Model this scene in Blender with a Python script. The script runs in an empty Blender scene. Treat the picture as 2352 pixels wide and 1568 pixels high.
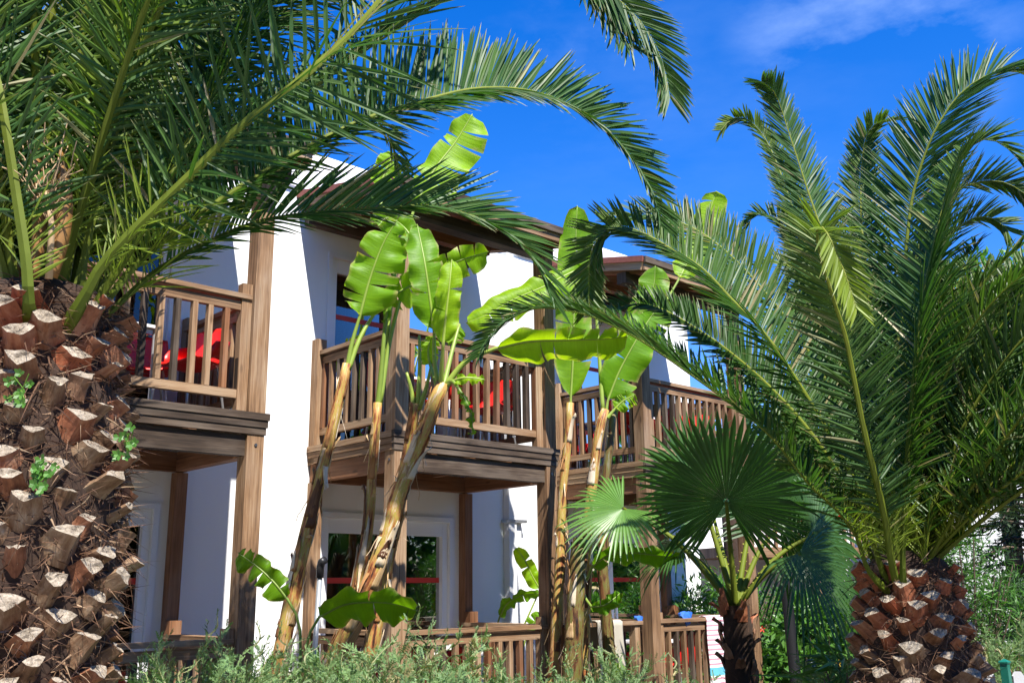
import bpy, math, random
from mathutils import Vector, Matrix, noise
random.seed(7)
scene = bpy.context.scene
COL = scene.collection
V = Vector
rnd = random.uniform

# ------------------------------------------------------------------ camera
F_PX, PITCH, ROLL = 2275.47, 0.2449, 0.0115      # focal length in px of a 2352 px wide frame
EYE = V((0.0, 0.0, 1.6))
cam_d = bpy.data.cameras.new('camera'); cam = bpy.data.objects.new('camera', cam_d); COL.objects.link(cam)
cam_d.sensor_width = 36.0; cam_d.lens = 36.0*F_PX/2352.0; cam_d.clip_start = 0.05; cam_d.clip_end = 5000
cam.matrix_world = Matrix.Translation(EYE) @ Matrix.Rotation(math.pi/2+PITCH, 4, 'X') @ Matrix.Rotation(-ROLL, 4, 'Z')
scene.camera = cam

def at(x, y, Y):
    """point seen at (x, y) of the 2352x1568 photograph at forward distance Y"""
    u, v = x-1176.0, 784.0-y
    c, s = math.cos(ROLL), math.sin(ROLL)
    uu, vv = u*c+v*s, -u*s+v*c
    d = V((uu, F_PX*math.cos(PITCH)-vv*math.sin(PITCH), F_PX*math.sin(PITCH)+vv*math.cos(PITCH)))
    return EYE + d*(Y/d.y)

def pix(P):
    d = P-EYE
    fw = d.y*math.cos(PITCH)+d.z*math.sin(PITCH); up = -d.y*math.sin(PITCH)+d.z*math.cos(PITCH)
    if fw < 0.05: return None
    u, v = F_PX*d.x/fw, F_PX*up/fw
    c, s = math.cos(ROLL), math.sin(ROLL)
    return 1176+u*c-v*s, 784-(u*s+v*c)

# ------------------------------------------------------------------ building frame
YAW = 0.8168
RX, RY = math.sin(YAW), math.cos(YAW)
C0 = V((-1.0888, 9.0563, 0.0)); BROT = math.atan2(RY, RX)
def BW(a, b, z=0.0):
    return V((C0.x+a*RX-b*RY, C0.y+a*RY+b*RX, z))
W = 1.386

# ------------------------------------------------------------------ objects
def props(o, label=None, cat=None, group=None, kind=None):
    if label: o['label'] = label
    if cat: o['category'] = cat
    if group: o['group'] = group
    if kind: o['kind'] = kind
    return o
def thing(name, label, cat, loc=(0,0,0), rotz=0.0, group=None):
    o = bpy.data.objects.new(name, None); COL.objects.link(o)
    o.location = loc; o.rotation_euler = (0,0,rotz); o.empty_display_size = .1
    return props(o, label, cat, group)
def link_copy(o, parent=None):
    c = o.copy(); COL.objects.link(c)
    if parent is not None: c.parent = parent
    return c
def copy_tree(o, parent=None):
    c = link_copy(o, parent)
    for ch in list(o.children): copy_tree(ch, c)
    return c

class MB:
    def __init__(s):
        s.v=[]; s.f=[]; s.m=[]; s.uv=[]; s.col=[]
        s.tint=(0.0,0.5,0.0)
    def vert(s, p):
        s.v.append((p[0],p[1],p[2])); s.col.append(s.tint); return len(s.v)-1
    def face(s, idx, mat=0, uv=None):
        s.f.append(tuple(idx)); s.m.append(mat)
        s.uv.append(uv if uv else [(0.0,0.0)]*len(idx))
    def poly(s, pts, mat=0, uv=None):
        i=[s.vert(p) for p in pts]; s.face(i,mat,uv)
    def beam(s, p0, p1, w, h, up=(0,0,1), mat=0):
        """rectangular timber from p0 to p1; w across, h along up"""
        p0=V(p0); p1=V(p1); d=p1-p0; L=d.length; d=d/L
        u=V(up); u=(u-d*u.dot(d)).normalized(); r=d.cross(u)
        k=[]
        for p in (p0,p1):
            for (i,j) in ((-1,-1),(1,-1),(1,1),(-1,1)):
                k.append(s.vert(p+r*(i*w/2)+u*(j*h/2)))
        ou,ov=rnd(0,50),rnd(0,50)
        acc=0
        for q in range(4):
            a,b=q,(q+1)%4
            wd=w if q%2==0 else h
            s.face((k[a],k[b],k[b+4],k[a+4]),mat,[(ou,ov+acc),(ou,ov+acc+wd),(ou+L,ov+acc+wd),(ou+L,ov+acc)])
            acc+=wd
        s.face((k[3],k[2],k[1],k[0]),mat,[(ou,ov),(ou,ov+w),(ou+.02,ov+w),(ou+.02,ov)])
        s.face((k[4],k[5],k[6],k[7]),mat,[(ou,ov),(ou,ov+w),(ou+.02,ov+w),(ou+.02,ov)])
    def box(s, x0,x1,y0,y1,z0,z1, mat=0):
        if x1-x0>=max(y1-y0,z1-z0): s.beam((x0,(y0+y1)/2,(z0+z1)/2),(x1,(y0+y1)/2,(z0+z1)/2),y1-y0,z1-z0,(0,0,1),mat)
        elif y1-y0>=z1-z0: s.beam(((x0+x1)/2,y0,(z0+z1)/2),((x0+x1)/2,y1,(z0+z1)/2),x1-x0,z1-z0,(0,0,1),mat)
        else: s.beam(((x0+x1)/2,(y0+y1)/2,z0),((x0+x1)/2,(y0+y1)/2,z1),x1-x0,y1-y0,(0,1,0),mat)
    def tube(s, pts, rad, n=8, mat=0, caps=True, jit=0.0):
        pts=[V(p) for p in pts]
        if not hasattr(rad,'__len__'): rad=[rad]*len(pts)
        ref=V((0,0,1))
        t0=(pts[1]-pts[0]).normalized()
        if abs(t0.z)>.9: ref=V((1,0,0))
        a=(ref-t0*ref.dot(t0)).normalized()
        rings=[]; acc=0; us=[]
        for i,p in enumerate(pts):
            t=(pts[min(i+1,len(pts)-1)]-pts[max(i-1,0)]).normalized()
            a=(a-t*a.dot(t)).normalized(); b=t.cross(a)
            if i: acc+=(p-pts[i-1]).length
            us.append(acc)
            rings.append([s.vert(p+(a*math.cos(2*math.pi*k/n)+b*math.sin(2*math.pi*k/n))*(rad[i]*(1+rnd(-jit,jit)))) for k in range(n)])
        o=rnd(0,20)
        for i in range(len(pts)-1):
            for k in range(n):
                k2=(k+1)%n
                s.face((rings[i][k],rings[i][k2],rings[i+1][k2],rings[i+1][k]),mat,
                       [(us[i]+o,k/n),(us[i]+o,(k+1)/n),(us[i+1]+o,(k+1)/n),(us[i+1]+o,k/n)])
        if caps:
            s.face(tuple(reversed(rings[0])),mat); s.face(tuple(rings[-1]),mat)
    def grid(s, rows, mat=0, uv=None):
        ids=[[s.vert(p) for p in r] for r in rows]
        n,m=len(rows),len(rows[0])
        for i in range(n-1):
            for j in range(m-1):
                s.face((ids[i][j],ids[i][j+1],ids[i+1][j+1],ids[i+1][j]),mat,
                  [(i/(n-1),j/(m-1)),(i/(n-1),(j+1)/(m-1)),((i+1)/(n-1),(j+1)/(m-1)),((i+1)/(n-1),j/(m-1))] if uv is None else
                  [uv(i,j),uv(i,j+1),uv(i+1,j+1),uv(i+1,j)])
        return ids
    def build(s, name, mats, parent=None, smooth=False):
        me=bpy.data.meshes.new(name)
        me.from_pydata(s.v,[],s.f)
        if not isinstance(mats,(list,tuple)): mats=[mats]
        for m in mats: me.materials.append(m)
        me.polygons.foreach_set('material_index',s.m)
        uvl=me.uv_layers.new(name='UVMap')
        flat=[c for f in s.uv for p in f for c in p]
        uvl.data.foreach_set('uv',flat)
        ca=me.color_attributes.new('tint','FLOAT_COLOR','POINT')
        ca.data.foreach_set('color',[c for t in s.col for c in (t[0],t[1],t[2],1.0)])
        if smooth: me.polygons.foreach_set('use_smooth',[True]*len(s.f))
        me.update()
        o=bpy.data.objects.new(name,me); COL.objects.link(o)
        if parent is not None: o.parent=parent
        return o

def catmull(pts, n):
    """n points evenly spread along a Catmull-Rom curve through pts"""
    P=[V(p) for p in pts]
    P=[P[0]*2-P[1]]+P+[P[-1]*2-P[-2]]
    fine=[]
    for i in range(1,len(P)-2):
        p0,p1,p2,p3=P[i-1:i+3]
        for k in range(24):
            t=k/24
            fine.append(.5*((2*p1)+(p2-p0)*t+(2*p0-5*p1+4*p2-p3)*t*t+(3*p1-p0-3*p2+p3)*t**3))
    fine.append(P[-2])
    acc=[0]
    for i in range(1,len(fine)): acc.append(acc[-1]+(fine[i]-fine[i-1]).length)
    out=[]; j=0
    for k in range(n):
        s=acc[-1]*k/(n-1)
        while j<len(acc)-2 and acc[j+1]<s: j+=1
        d=acc[j+1]-acc[j]
        out.append(fine[j].lerp(fine[j+1],min(1,max(0,(s-acc[j])/d if d else 0))))
    return out, acc[-1]

# ------------------------------------------------------------------ materials
def mat(name):
    m=bpy.data.materials.new(name); m.use_nodes=True
    nt=m.node_tree; nt.nodes.clear()
    out=nt.nodes.new('ShaderNodeOutputMaterial')
    return m,nt,out
def nd(nt,t,**kw):
    n=nt.nodes.new(t)
    for k,v in kw.items():
        if k in n.inputs: n.inputs[k].default_value=v
        else: setattr(n,k,v)
    return n
def ramp(nt,stops):
    r=nt.nodes.new('ShaderNodeValToRGB'); e=r.color_ramp.elements
    while len(e)<len(stops): e.new(0.5)
    for i,(p,c) in enumerate(stops):
        e[i].position=p; e[i].color=(c[0],c[1],c[2],1)
    return r
def L(nt,a,b): nt.links.new(a,b)
def math_node(nt,op,a,b=None):
    n=nt.nodes.new('ShaderNodeMath'); n.operation=op
    for i,x in enumerate((a,b)):
        if x is None: continue
        if isinstance(x,(int,float)): n.inputs[i].default_value=x
        else: L(nt,x,n.inputs[i])
    return n.outputs[0]
def mix(nt,fac,a,b,blend='MIX'):
    n=nt.nodes.new('ShaderNodeMix'); n.data_type='RGBA'; n.blend_type=blend
    if isinstance(fac,(int,float)): n.inputs[0].default_value=fac
    else: L(nt,fac,n.inputs[0])
    for i,x in ((6,a),(7,b)):
        if isinstance(x,tuple): n.inputs[i].default_value=(x[0],x[1],x[2],1)
        else: L(nt,x,n.inputs[i])
    return n.outputs[2]
def noise_n(nt,vec,scale,detail=4,rough=.55):
    n=nd(nt,'ShaderNodeTexNoise'); n.inputs['Scale'].default_value=scale; n.inputs['Detail'].default_value=detail; n.inputs['Roughness'].default_value=rough
    if vec is not None: L(nt,vec,n.inputs['Vector'])
    return n.outputs['Fac']
def bump(nt,h,strength,dist):
    b=nd(nt,'ShaderNodeBump'); b.inputs['Strength'].default_value=strength; b.inputs['Distance'].default_value=dist
    L(nt,h,b.inputs['Height']); return b.outputs[0]
def plain(name,col,rough=.6,metal=0.0,var=.0,spec=.5,scale=8):
    m,nt,out=mat(name); p=nd(nt,'ShaderNodeBsdfPrincipled',Roughness=rough,Metallic=metal)
    p.inputs['Specular IOR Level'].default_value=spec
    if var:
        tc=nd(nt,'ShaderNodeTexCoord'); f=noise_n(nt,tc.outputs['Object'],scale)
        c=mix(nt,f,tuple(x*(1-var) for x in col),tuple(min(1,x*(1+var)) for x in col)); L(nt,c,p.inputs['Base Color'])
    else: p.inputs['Base Color'].default_value=(*col,1)
    L(nt,p.outputs[0],out.inputs[0]); return m

def wood(name, dark, mid, light, rough=.75):
    m,nt,out=mat(name)
    uv=nd(nt,'ShaderNodeUVMap'); oi=nd(nt,'ShaderNodeObjectInfo')
    mp=nd(nt,'ShaderNodeMapping'); mp.inputs['Scale'].default_value=(1.6,42,1); L(nt,uv.outputs[0],mp.inputs[0])
    g1=noise_n(nt,mp.outputs[0],1.0,6,.6)
    mp2=nd(nt,'ShaderNodeMapping'); mp2.inputs['Scale'].default_value=(5,170,1); L(nt,uv.outputs[0],mp2.inputs[0])
    g2=noise_n(nt,mp2.outputs[0],1.0,3,.6)
    mp3=nd(nt,'ShaderNodeMapping'); mp3.inputs['Scale'].default_value=(1.2,3,1); L(nt,uv.outputs[0],mp3.inputs[0])
    g3=noise_n(nt,mp3.outputs[0],1.3,3,.5)
    f=math_node(nt,'ADD',math_node(nt,'MULTIPLY',g1,.62),math_node(nt,'MULTIPLY',g2,.38))
    f=math_node(nt,'ADD',f,math_node(nt,'MULTIPLY',math_node(nt,'SUBTRACT',oi.outputs['Random'],.5),.14))
    f=math_node(nt,'ADD',f,math_node(nt,'MULTIPLY',math_node(nt,'SUBTRACT',g3,.5),.45))
    r=ramp(nt,[(.28,dark),(.48,mid),(.72,light)]); L(nt,f,r.inputs[0])
    # knots
    vo=nd(nt,'ShaderNodeTexVoronoi'); vo.inputs['Scale'].default_value=1.0
    mp4=nd(nt,'ShaderNodeMapping'); mp4.inputs['Scale'].default_value=(2.2,7,1); L(nt,uv.outputs[0],mp4.inputs[0]); L(nt,mp4.outputs[0],vo.inputs['Vector'])
    kr=ramp(nt,[(.05,(1,1,1)),(.13,(0,0,0))]); L(nt,vo.outputs['Distance'],kr.inputs[0])
    c=mix(nt,math_node(nt,'MULTIPLY',kr.outputs[0],.75),r.outputs[0],tuple(x*.8 for x in dark))
    # grey weathering
    gw=ramp(nt,[(.45,(0,0,0)),(.75,(1,1,1))]); L(nt,g3,gw.inputs[0])
    c=mix(nt,math_node(nt,'MULTIPLY',gw.outputs[0],.38),c,(.17,.145,.12))
    # damp dark stains and drying checks
    sr=ramp(nt,[(.60,(0,0,0)),(.74,(1,1,1))]); L(nt,noise_n(nt,mp3.outputs[0],.55,4,.6),sr.inputs[0])
    c=mix(nt,math_node(nt,'MULTIPLY',sr.outputs[0],.6),c,(.05,.036,.027))
    mp5=nd(nt,'ShaderNodeMapping'); mp5.inputs['Scale'].default_value=(1.1,75,1); L(nt,uv.outputs[0],mp5.inputs[0])
    ck=ramp(nt,[(.66,(0,0,0)),(.70,(1,1,1))]); L(nt,noise_n(nt,mp5.outputs[0],1.0,2,.5),ck.inputs[0])
    c=mix(nt,math_node(nt,'MULTIPLY',ck.outputs[0],.7),c,(.03,.02,.014))
    p=nd(nt,'ShaderNodeBsdfPrincipled',Roughness=rough); p.inputs['Specular IOR Level'].default_value=.25
    L(nt,c,p.inputs['Base Color']); L(nt,bump(nt,f,.5,.004),p.inputs['Normal']); L(nt,p.outputs[0],out.inputs[0])
    return m
M={}
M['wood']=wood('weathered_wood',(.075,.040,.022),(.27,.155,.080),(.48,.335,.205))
M['wood_dark']=wood('shaded_weathered_wood',(.022,.015,.011),(.062,.042,.029),(.165,.12,.085))  # stain and cast shadow together in the colour of fascias and deck beam
M['wood_red']=wood('stained_wood',(.09,.036,.014),(.22,.095,.042),(.34,.17,.085))

def wall_mat(name,col=(.83,.83,.82)):
    m,nt,out=mat(name); tc=nd(nt,'ShaderNodeTexCoord')
    n1=noise_n(nt,tc.outputs['Object'],.9,5,.6); n2=noise_n(nt,tc.outputs['Object'],55,3,.6); n3=noise_n(nt,tc.outputs['Object'],7,4,.6)
    c=mix(nt,n1,tuple(x*.97 for x in col),tuple(min(1,x*1.02) for x in col))
    # faint run-off streaks
    mp=nd(nt,'ShaderNodeMapping'); mp.inputs['Scale'].default_value=(6,6,.35); L(nt,tc.outputs['Object'],mp.inputs[0])
    st=ramp(nt,[(.55,(0,0,0)),(.8,(1,1,1))]); L(nt,noise_n(nt,mp.outputs[0],1.2,4,.6),st.inputs[0])
    c=mix(nt,math_node(nt,'MULTIPLY',st.outputs[0],.10),c,(.55,.52,.47))
    p=nd(nt,'ShaderNodeBsdfPrincipled',Roughness=.9); p.inputs['Specular IOR Level'].default_value=.2
    L(nt,c,p.inputs['Base Color'])
    h=math_node(nt,'ADD',math_node(nt,'MULTIPLY',n2,.4),n3)
    L(nt,bump(nt,h,.35,.006),p.inputs['Normal']); L(nt,p.outputs[0],out.inputs[0]); return m
M['wall']=wall_mat('white_render')
M['white_frame']=plain('white_upvc',(.78,.78,.78),.35,var=.04)
M['tile']=plain('red_clay_tile',(.25,.075,.05),.85,var=.35,scale=25)
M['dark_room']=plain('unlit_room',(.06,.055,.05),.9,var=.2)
M['red']=plain('red_plastic',(.72,.018,.012),.38,var=.06)
M['red_film']=plain('red_safety_stripe',(.55,.03,.015),.5)
M['steel']=plain('brushed_steel',(.55,.55,.56),.35,.8,var=.1)
M['white_top']=plain('white_table_top',(.82,.82,.82),.4)
M['black_metal']=plain('black_painted_metal',(.005,.005,.006),.75,var=.3,spec=.15)
M['grey_pipe']=plain('grey_pipe',(.32,.34,.36),.45,.3,var=.15)
M['black_plastic']=plain('black_plastic',(.02,.02,.022),.4)
M['dark_green']=plain('dark_green_paint',(.006,.03,.025),.5)
M['green_paint']=plain('green_paint',(.01,.16,.11),.4,var=.1)
M['pale_wood']=plain('pale_picket_paint',(.5,.5,.52),.7,var=.15)
M['screw']=plain('screw_metal',(.3,.3,.3),.3,.9)
M['bag']=plain('blue_cloth',(.02,.12,.5),.7,var=.8,scale=30)
M['beige_cloth']=plain('beige_cloth',(.45,.41,.33),.9,var=.1)
def curtain_mat():
    m,nt,out=mat('curtain_cloth'); tc=nd(nt,'ShaderNodeTexCoord')
    p=nd(nt,'ShaderNodeBsdfPrincipled',Roughness=.9)
    c=mix(nt,noise_n(nt,tc.outputs['Object'],5),(.24,.22,.22),(.42,.38,.38)); L(nt,c,p.inputs['Base Color']); L(nt,p.outputs[0],out.inputs[0]); return m
M['curtain']=curtain_mat()
def glass_mat():
    m,nt,out=mat('window_glass')
    fr=nd(nt,'ShaderNodeFresnel'); fr.inputs['IOR'].default_value=1.58
    tr=nd(nt,'ShaderNodeBsdfTransparent'); tr.inputs[0].default_value=(.42,.45,.46,1)
    gl=nd(nt,'ShaderNodeBsdfGlossy',Roughness=.015)
    tc=nd(nt,'ShaderNodeTexCoord'); L(nt,bump(nt,noise_n(nt,tc.outputs['Object'],1.7,2),.05,.02),gl.inputs['Normal'])
    ms=nd(nt,'ShaderNodeMixShader'); L(nt,fr.outputs[0],ms.inputs[0]); L(nt,tr.outputs[0],ms.inputs[1]); L(nt,gl.outputs[0],ms.inputs[2]); L(nt,ms.outputs[0],out.inputs[0]); return m
M['glass']=glass_mat()
def towel_mat():
    m,nt,out=mat('striped_towel_cloth'); uv=nd(nt,'ShaderNodeUVMap'); sp=nd(nt,'ShaderNodeSeparateXYZ'); L(nt,uv.outputs[0],sp.inputs[0])
    f=math_node(nt,'FRACT',math_node(nt,'MULTIPLY',sp.outputs[1],24))
    s=math_node(nt,'GREATER_THAN',f,.62)
    c=mix(nt,s,(.8,.77,.78),(.62,.27,.33))
    blue=math_node(nt,'MULTIPLY',math_node(nt,'GREATER_THAN',sp.outputs[1],.73),math_node(nt,'LESS_THAN',sp.outputs[1],.80))
    c=mix(nt,blue,c,(.12,.45,.62))
    tc=nd(nt,'ShaderNodeTexCoord')
    p=nd(nt,'ShaderNodeBsdfPrincipled',Roughness=.95); L(nt,c,p.inputs['Base Color']); L(nt,bump(nt,noise_n(nt,tc.outputs['Object'],260,2),.6,.003),p.inputs['Normal']); L(nt,p.outputs[0],out.inputs[0]); return m
M['towel']=towel_mat()

def leaf_mat(name, base, young, rough=.38, transl=.25, tcol=None, spec=.45, extra=None):
    """green leaf: vertex attribute tint = (youth, brightness, dryness)"""
    m,nt,out=mat(name)
    at_=nd(nt,'ShaderNodeAttribute'); at_.attribute_name='tint'
    sp=nd(nt,'ShaderNodeSeparateColor'); L(nt,at_.outputs['Color'],sp.inputs[0])
    c=mix(nt,sp.outputs[0],base,young)
    c=mix(nt,sp.outputs[2],c,(.42,.33,.17))
    tc=nd(nt,'ShaderNodeTexCoord'); n=noise_n(nt,tc.outputs['Object'],6,3)
    br=math_node(nt,'ADD',math_node(nt,'MULTIPLY',sp.outputs[1],1.0),math_node(nt,'ADD',math_node(nt,'MULTIPLY',n,.5),.25))
    vm=nd(nt,'ShaderNodeVectorMath'); vm.operation='SCALE'; L(nt,c,vm.inputs[0]); L(nt,br,vm.inputs['Scale'])
    p=nd(nt,'ShaderNodeBsdfPrincipled',Roughness=rough); p.inputs['Specular IOR Level'].default_value=spec
    L(nt,vm.outputs[0],p.inputs['Base Color'])
    nrm=None
    if extra: 
        nrm,cc=extra(nt,vm.outputs[0]); L(nt,nrm,p.inputs['Normal'])
        if cc is not None: L(nt,cc,p.inputs['Base Color'])
    t=nd(nt,'ShaderNodeBsdfTranslucent')
    tv=mix(nt,1.0,vm.outputs[0],tcol or (1.6,1.9,.7),'MULTIPLY'); L(nt,tv,t.inputs[0])
    ms=nd(nt,'ShaderNodeMixShader'); ms.inputs[0].default_value=transl
    L(nt,p.outputs[0],ms.inputs[1]); L(nt,t.outputs[0],ms.inputs[2]); L(nt,ms.outputs[0],out.inputs[0]); return m
M['palm']=leaf_mat('date_palm_leaf',(.042,.104,.020),(.23,.30,.03),.46,.26,None,.35)
M['rachis']=leaf_mat('palm_rachis',(.080,.118,.010),(.33,.35,.04),.6,.0,None,.2)
M['fan']=leaf_mat('fan_palm_leaf',(.05,.13,.028),(.13,.26,.045),.4,.28)
M['juniper']=leaf_mat('juniper_scale_leaf',(.13,.225,.09),(.28,.39,.12),.6,.2)
M['oleander']=leaf_mat('shrub_leaf',(.045,.13,.02),(.11,.25,.03),.4,.25)
M['broad']=leaf_mat('tree_leaf',(.05,.15,.02),(.13,.29,.03),.45,.3)
M['conifer']=leaf_mat('conifer_needles',(.018,.045,.016),(.05,.12,.02),.6,.1)
def bananaveins(nt,col):
    uv=nd(nt,'ShaderNodeUVMap'); 
    mp=nd(nt,'ShaderNodeMapping'); mp.inputs['Scale'].default_value=(60,1.2,1); L(nt,uv.outputs[0],mp.inputs[0])
    n=noise_n(nt,mp.outputs[0],1.0,3,.6)
    mp2=nd(nt,'ShaderNodeMapping'); mp2.inputs['Scale'].default_value=(7,.7,1); L(nt,uv.outputs[0],mp2.inputs[0])
    n2=noise_n(nt,mp2.outputs[0],1.0,2,.5)
    r=ramp(nt,[(.32,(.55,.64,.5)),(.68,(1.25,1.18,1.25))]); L(nt,math_node(nt,'ADD',math_node(nt,'MULTIPLY',n,.6),math_node(nt,'MULTIPLY',n2,.4)),r.inputs[0])
    c=mix(nt,1.0,col,r.outputs[0],'MULTIPLY')
    return bump(nt,n,.45,.008), c
M['banana']=leaf_mat('banana_leaf',(.10,.275,.006),(.32,.50,.010),.45,.42,(1.75,1.6,.45),.3,bananaveins)
M['midrib']=leaf_mat('banana_midrib',(.13,.24,.025),(.36,.42,.08),.4,.0)
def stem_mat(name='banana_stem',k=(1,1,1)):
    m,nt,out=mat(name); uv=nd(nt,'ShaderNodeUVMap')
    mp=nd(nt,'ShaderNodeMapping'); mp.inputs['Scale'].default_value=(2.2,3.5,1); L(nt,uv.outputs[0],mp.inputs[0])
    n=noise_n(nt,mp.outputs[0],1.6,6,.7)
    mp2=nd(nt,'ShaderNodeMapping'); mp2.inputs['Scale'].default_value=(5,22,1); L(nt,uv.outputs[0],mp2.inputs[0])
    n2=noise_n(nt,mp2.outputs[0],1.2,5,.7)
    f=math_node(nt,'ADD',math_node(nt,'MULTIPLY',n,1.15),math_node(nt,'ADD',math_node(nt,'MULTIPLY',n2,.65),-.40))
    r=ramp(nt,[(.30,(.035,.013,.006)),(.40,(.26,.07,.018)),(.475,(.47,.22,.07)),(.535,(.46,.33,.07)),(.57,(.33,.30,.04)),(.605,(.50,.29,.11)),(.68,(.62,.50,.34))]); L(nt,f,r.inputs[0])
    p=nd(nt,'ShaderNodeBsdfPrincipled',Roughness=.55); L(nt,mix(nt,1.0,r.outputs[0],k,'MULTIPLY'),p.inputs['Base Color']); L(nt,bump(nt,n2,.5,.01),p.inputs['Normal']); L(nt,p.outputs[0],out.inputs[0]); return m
M['stem']=stem_mat(); M['stem_shaded']=stem_mat('shaded_banana_stem',(.34,.42,.42))  # second one is a darker copy with the shade of palm leaves painted in
def sheath_mat():
    m,nt,out=mat('dry_banana_sheath'); uv=nd(nt,'ShaderNodeUVMap'); oi=nd(nt,'ShaderNodeAttribute'); oi.attribute_name='tint'
    sp=nd(nt,'ShaderNodeSeparateColor'); L(nt,oi.outputs['Color'],sp.inputs[0])
    mp=nd(nt,'ShaderNodeMapping'); mp.inputs['Scale'].default_value=(3,26,1); L(nt,uv.outputs[0],mp.inputs[0])
    n=noise_n(nt,mp.outputs[0],1.0,5,.65)
    f=math_node(nt,'ADD',math_node(nt,'MULTIPLY',n,.6),math_node(nt,'SUBTRACT',sp.outputs[1],.3))
    r=ramp(nt,[(.2,(.10,.035,.012)),(.42,(.38,.17,.05)),(.6,(.50,.33,.15)),(.85,(.68,.58,.44))]); L(nt,f,r.inputs[0])
    p=nd(nt,'ShaderNodeBsdfPrincipled',Roughness=.65); L(nt,r.outputs[0],p.inputs['Base Color']); L(nt,bump(nt,n,.5,.006),p.inputs['Normal']); L(nt,p.outputs[0],out.inputs[0]); return m
M['sheath']=sheath_mat()
def stub_mats():
    m,nt,out=mat('leaf_base_side'); tc=nd(nt,'ShaderNodeTexCoord'); uv=nd(nt,'ShaderNodeUVMap'); oi=nd(nt,'ShaderNodeAttribute'); oi.attribute_name='tint'
    sp=nd(nt,'ShaderNodeSeparateColor'); L(nt,oi.outputs['Color'],sp.inputs[0])
    mp=nd(nt,'ShaderNodeMapping'); mp.inputs['Scale'].default_value=(2,26,1); L(nt,uv.outputs[0],mp.inputs[0])
    n=noise_n(nt,mp.outputs[0],1.0,5,.7); n2=noise_n(nt,tc.outputs['Object'],9,3)
    f=math_node(nt,'ADD',math_node(nt,'MULTIPLY',n,.5),math_node(nt,'MULTIPLY',n2,.5))
    r1=ramp(nt,[(.30,(.03,.016,.009)),(.45,(.17,.088,.042)),(.58,(.29,.19,.11)),(.72,(.42,.34,.25))]); L(nt,f,r1.inputs[0])
    r2=ramp(nt,[(.30,(.07,.018,.008)),(.5,(.34,.085,.03)),(.7,(.5,.2,.09))]); L(nt,f,r2.inputs[0])
    c=mix(nt,sp.outputs[0],r1.outputs[0],r2.outputs[0])
    p=nd(nt,'ShaderNodeBsdfPrincipled',Roughness=.7); L(nt,c,p.inputs['Base Color']); L(nt,bump(nt,f,.7,.015),p.inputs['Normal']); L(nt,p.outputs[0],out.inputs[0])
    m2,nt,out=mat('leaf_base_cut'); tc=nd(nt,'ShaderNodeTexCoord')
    n=noise_n(nt,tc.outputs['Object'],22,6,.7); n2=noise_n(nt,tc.outputs['Object'],120,3,.7)
    r=ramp(nt,[(.36,(.08,.057,.038)),(.48,(.29,.235,.17)),(.62,(.50,.425,.33))]); L(nt,math_node(nt,'ADD',math_node(nt,'MULTIPLY',n,.6),math_node(nt,'MULTIPLY',n2,.4)),r.inputs[0])
    p=nd(nt,'ShaderNodeBsdfPrincipled',Roughness=.9); L(nt,r.outputs[0],p.inputs['Base Color']); L(nt,bump(nt,n2,.8,.012),p.inputs['Normal']); L(nt,p.outputs[0],out.inputs[0])
    return m,m2
M['stub'],M['cut']=stub_mats()
M['core']=plain('palm_trunk_fibre_mat',(.040,.021,.012),.95,var=.6,scale=30)
def fibre_mat():
    m,nt,out=mat('palm_fibre'); a=nd(nt,'ShaderNodeAttribute'); a.attribute_name='tint'; sp=nd(nt,'ShaderNodeSeparateColor'); L(nt,a.outputs['Color'],sp.inputs[0])
    r=ramp(nt,[(.0,(.04,.016,.008)),(.55,(.15,.072,.034)),(1,(.36,.25,.15))]); L(nt,sp.outputs[1],r.inputs[0])
    p=nd(nt,'ShaderNodeBsdfPrincipled',Roughness=.8); L(nt,r.outputs[0],p.inputs['Base Color']); L(nt,p.outputs[0],out.inputs[0]); return m
M['fibre']=fibre_mat()
M['bark']=plain('tree_bark',(.13,.09,.06),.9,var=.5,scale=14)
M['twig']=plain('juniper_twig',(.26,.15,.09),.8,var=.3)
M['spathe']=plain('dry_spathe',(.30,.15,.045),.5,var=.4,scale=10)
M['straw']=plain('dry_flower_stalk',(.50,.34,.19),.8,var=.3)
M['flower_red']=plain('red_petal',(.75,.04,.02),.5)
M['flower_yellow']=plain('yellow_petal',(.8,.5,.02),.5)
def ground_mat():
    m,nt,out=mat('garden_soil'); tc=nd(nt,'ShaderNodeTexCoord')
    n=noise_n(nt,tc.outputs['Object'],.6,6,.6); n2=noise_n(nt,tc.outputs['Object'],30,4,.7)
    r=ramp(nt,[(.35,(.05,.035,.02)),(.55,(.13,.09,.055)),(.7,(.06,.09,.025))]); L(nt,math_node(nt,'ADD',math_node(nt,'MULTIPLY',n,.6),math_node(nt,'MULTIPLY',n2,.4)),r.inputs[0])
    p=nd(nt,'ShaderNodeBsdfPrincipled',Roughness=.95); L(nt,r.outputs[0],p.inputs['Base Color']); L(nt,bump(nt,n2,.8,.03),p.inputs['Normal']); L(nt,p.outputs[0],out.inputs[0]); return m
M['ground']=ground_mat()
M['paving']=plain('concrete_paving',(.36,.34,.31),.9,var=.15,scale=5)
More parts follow.
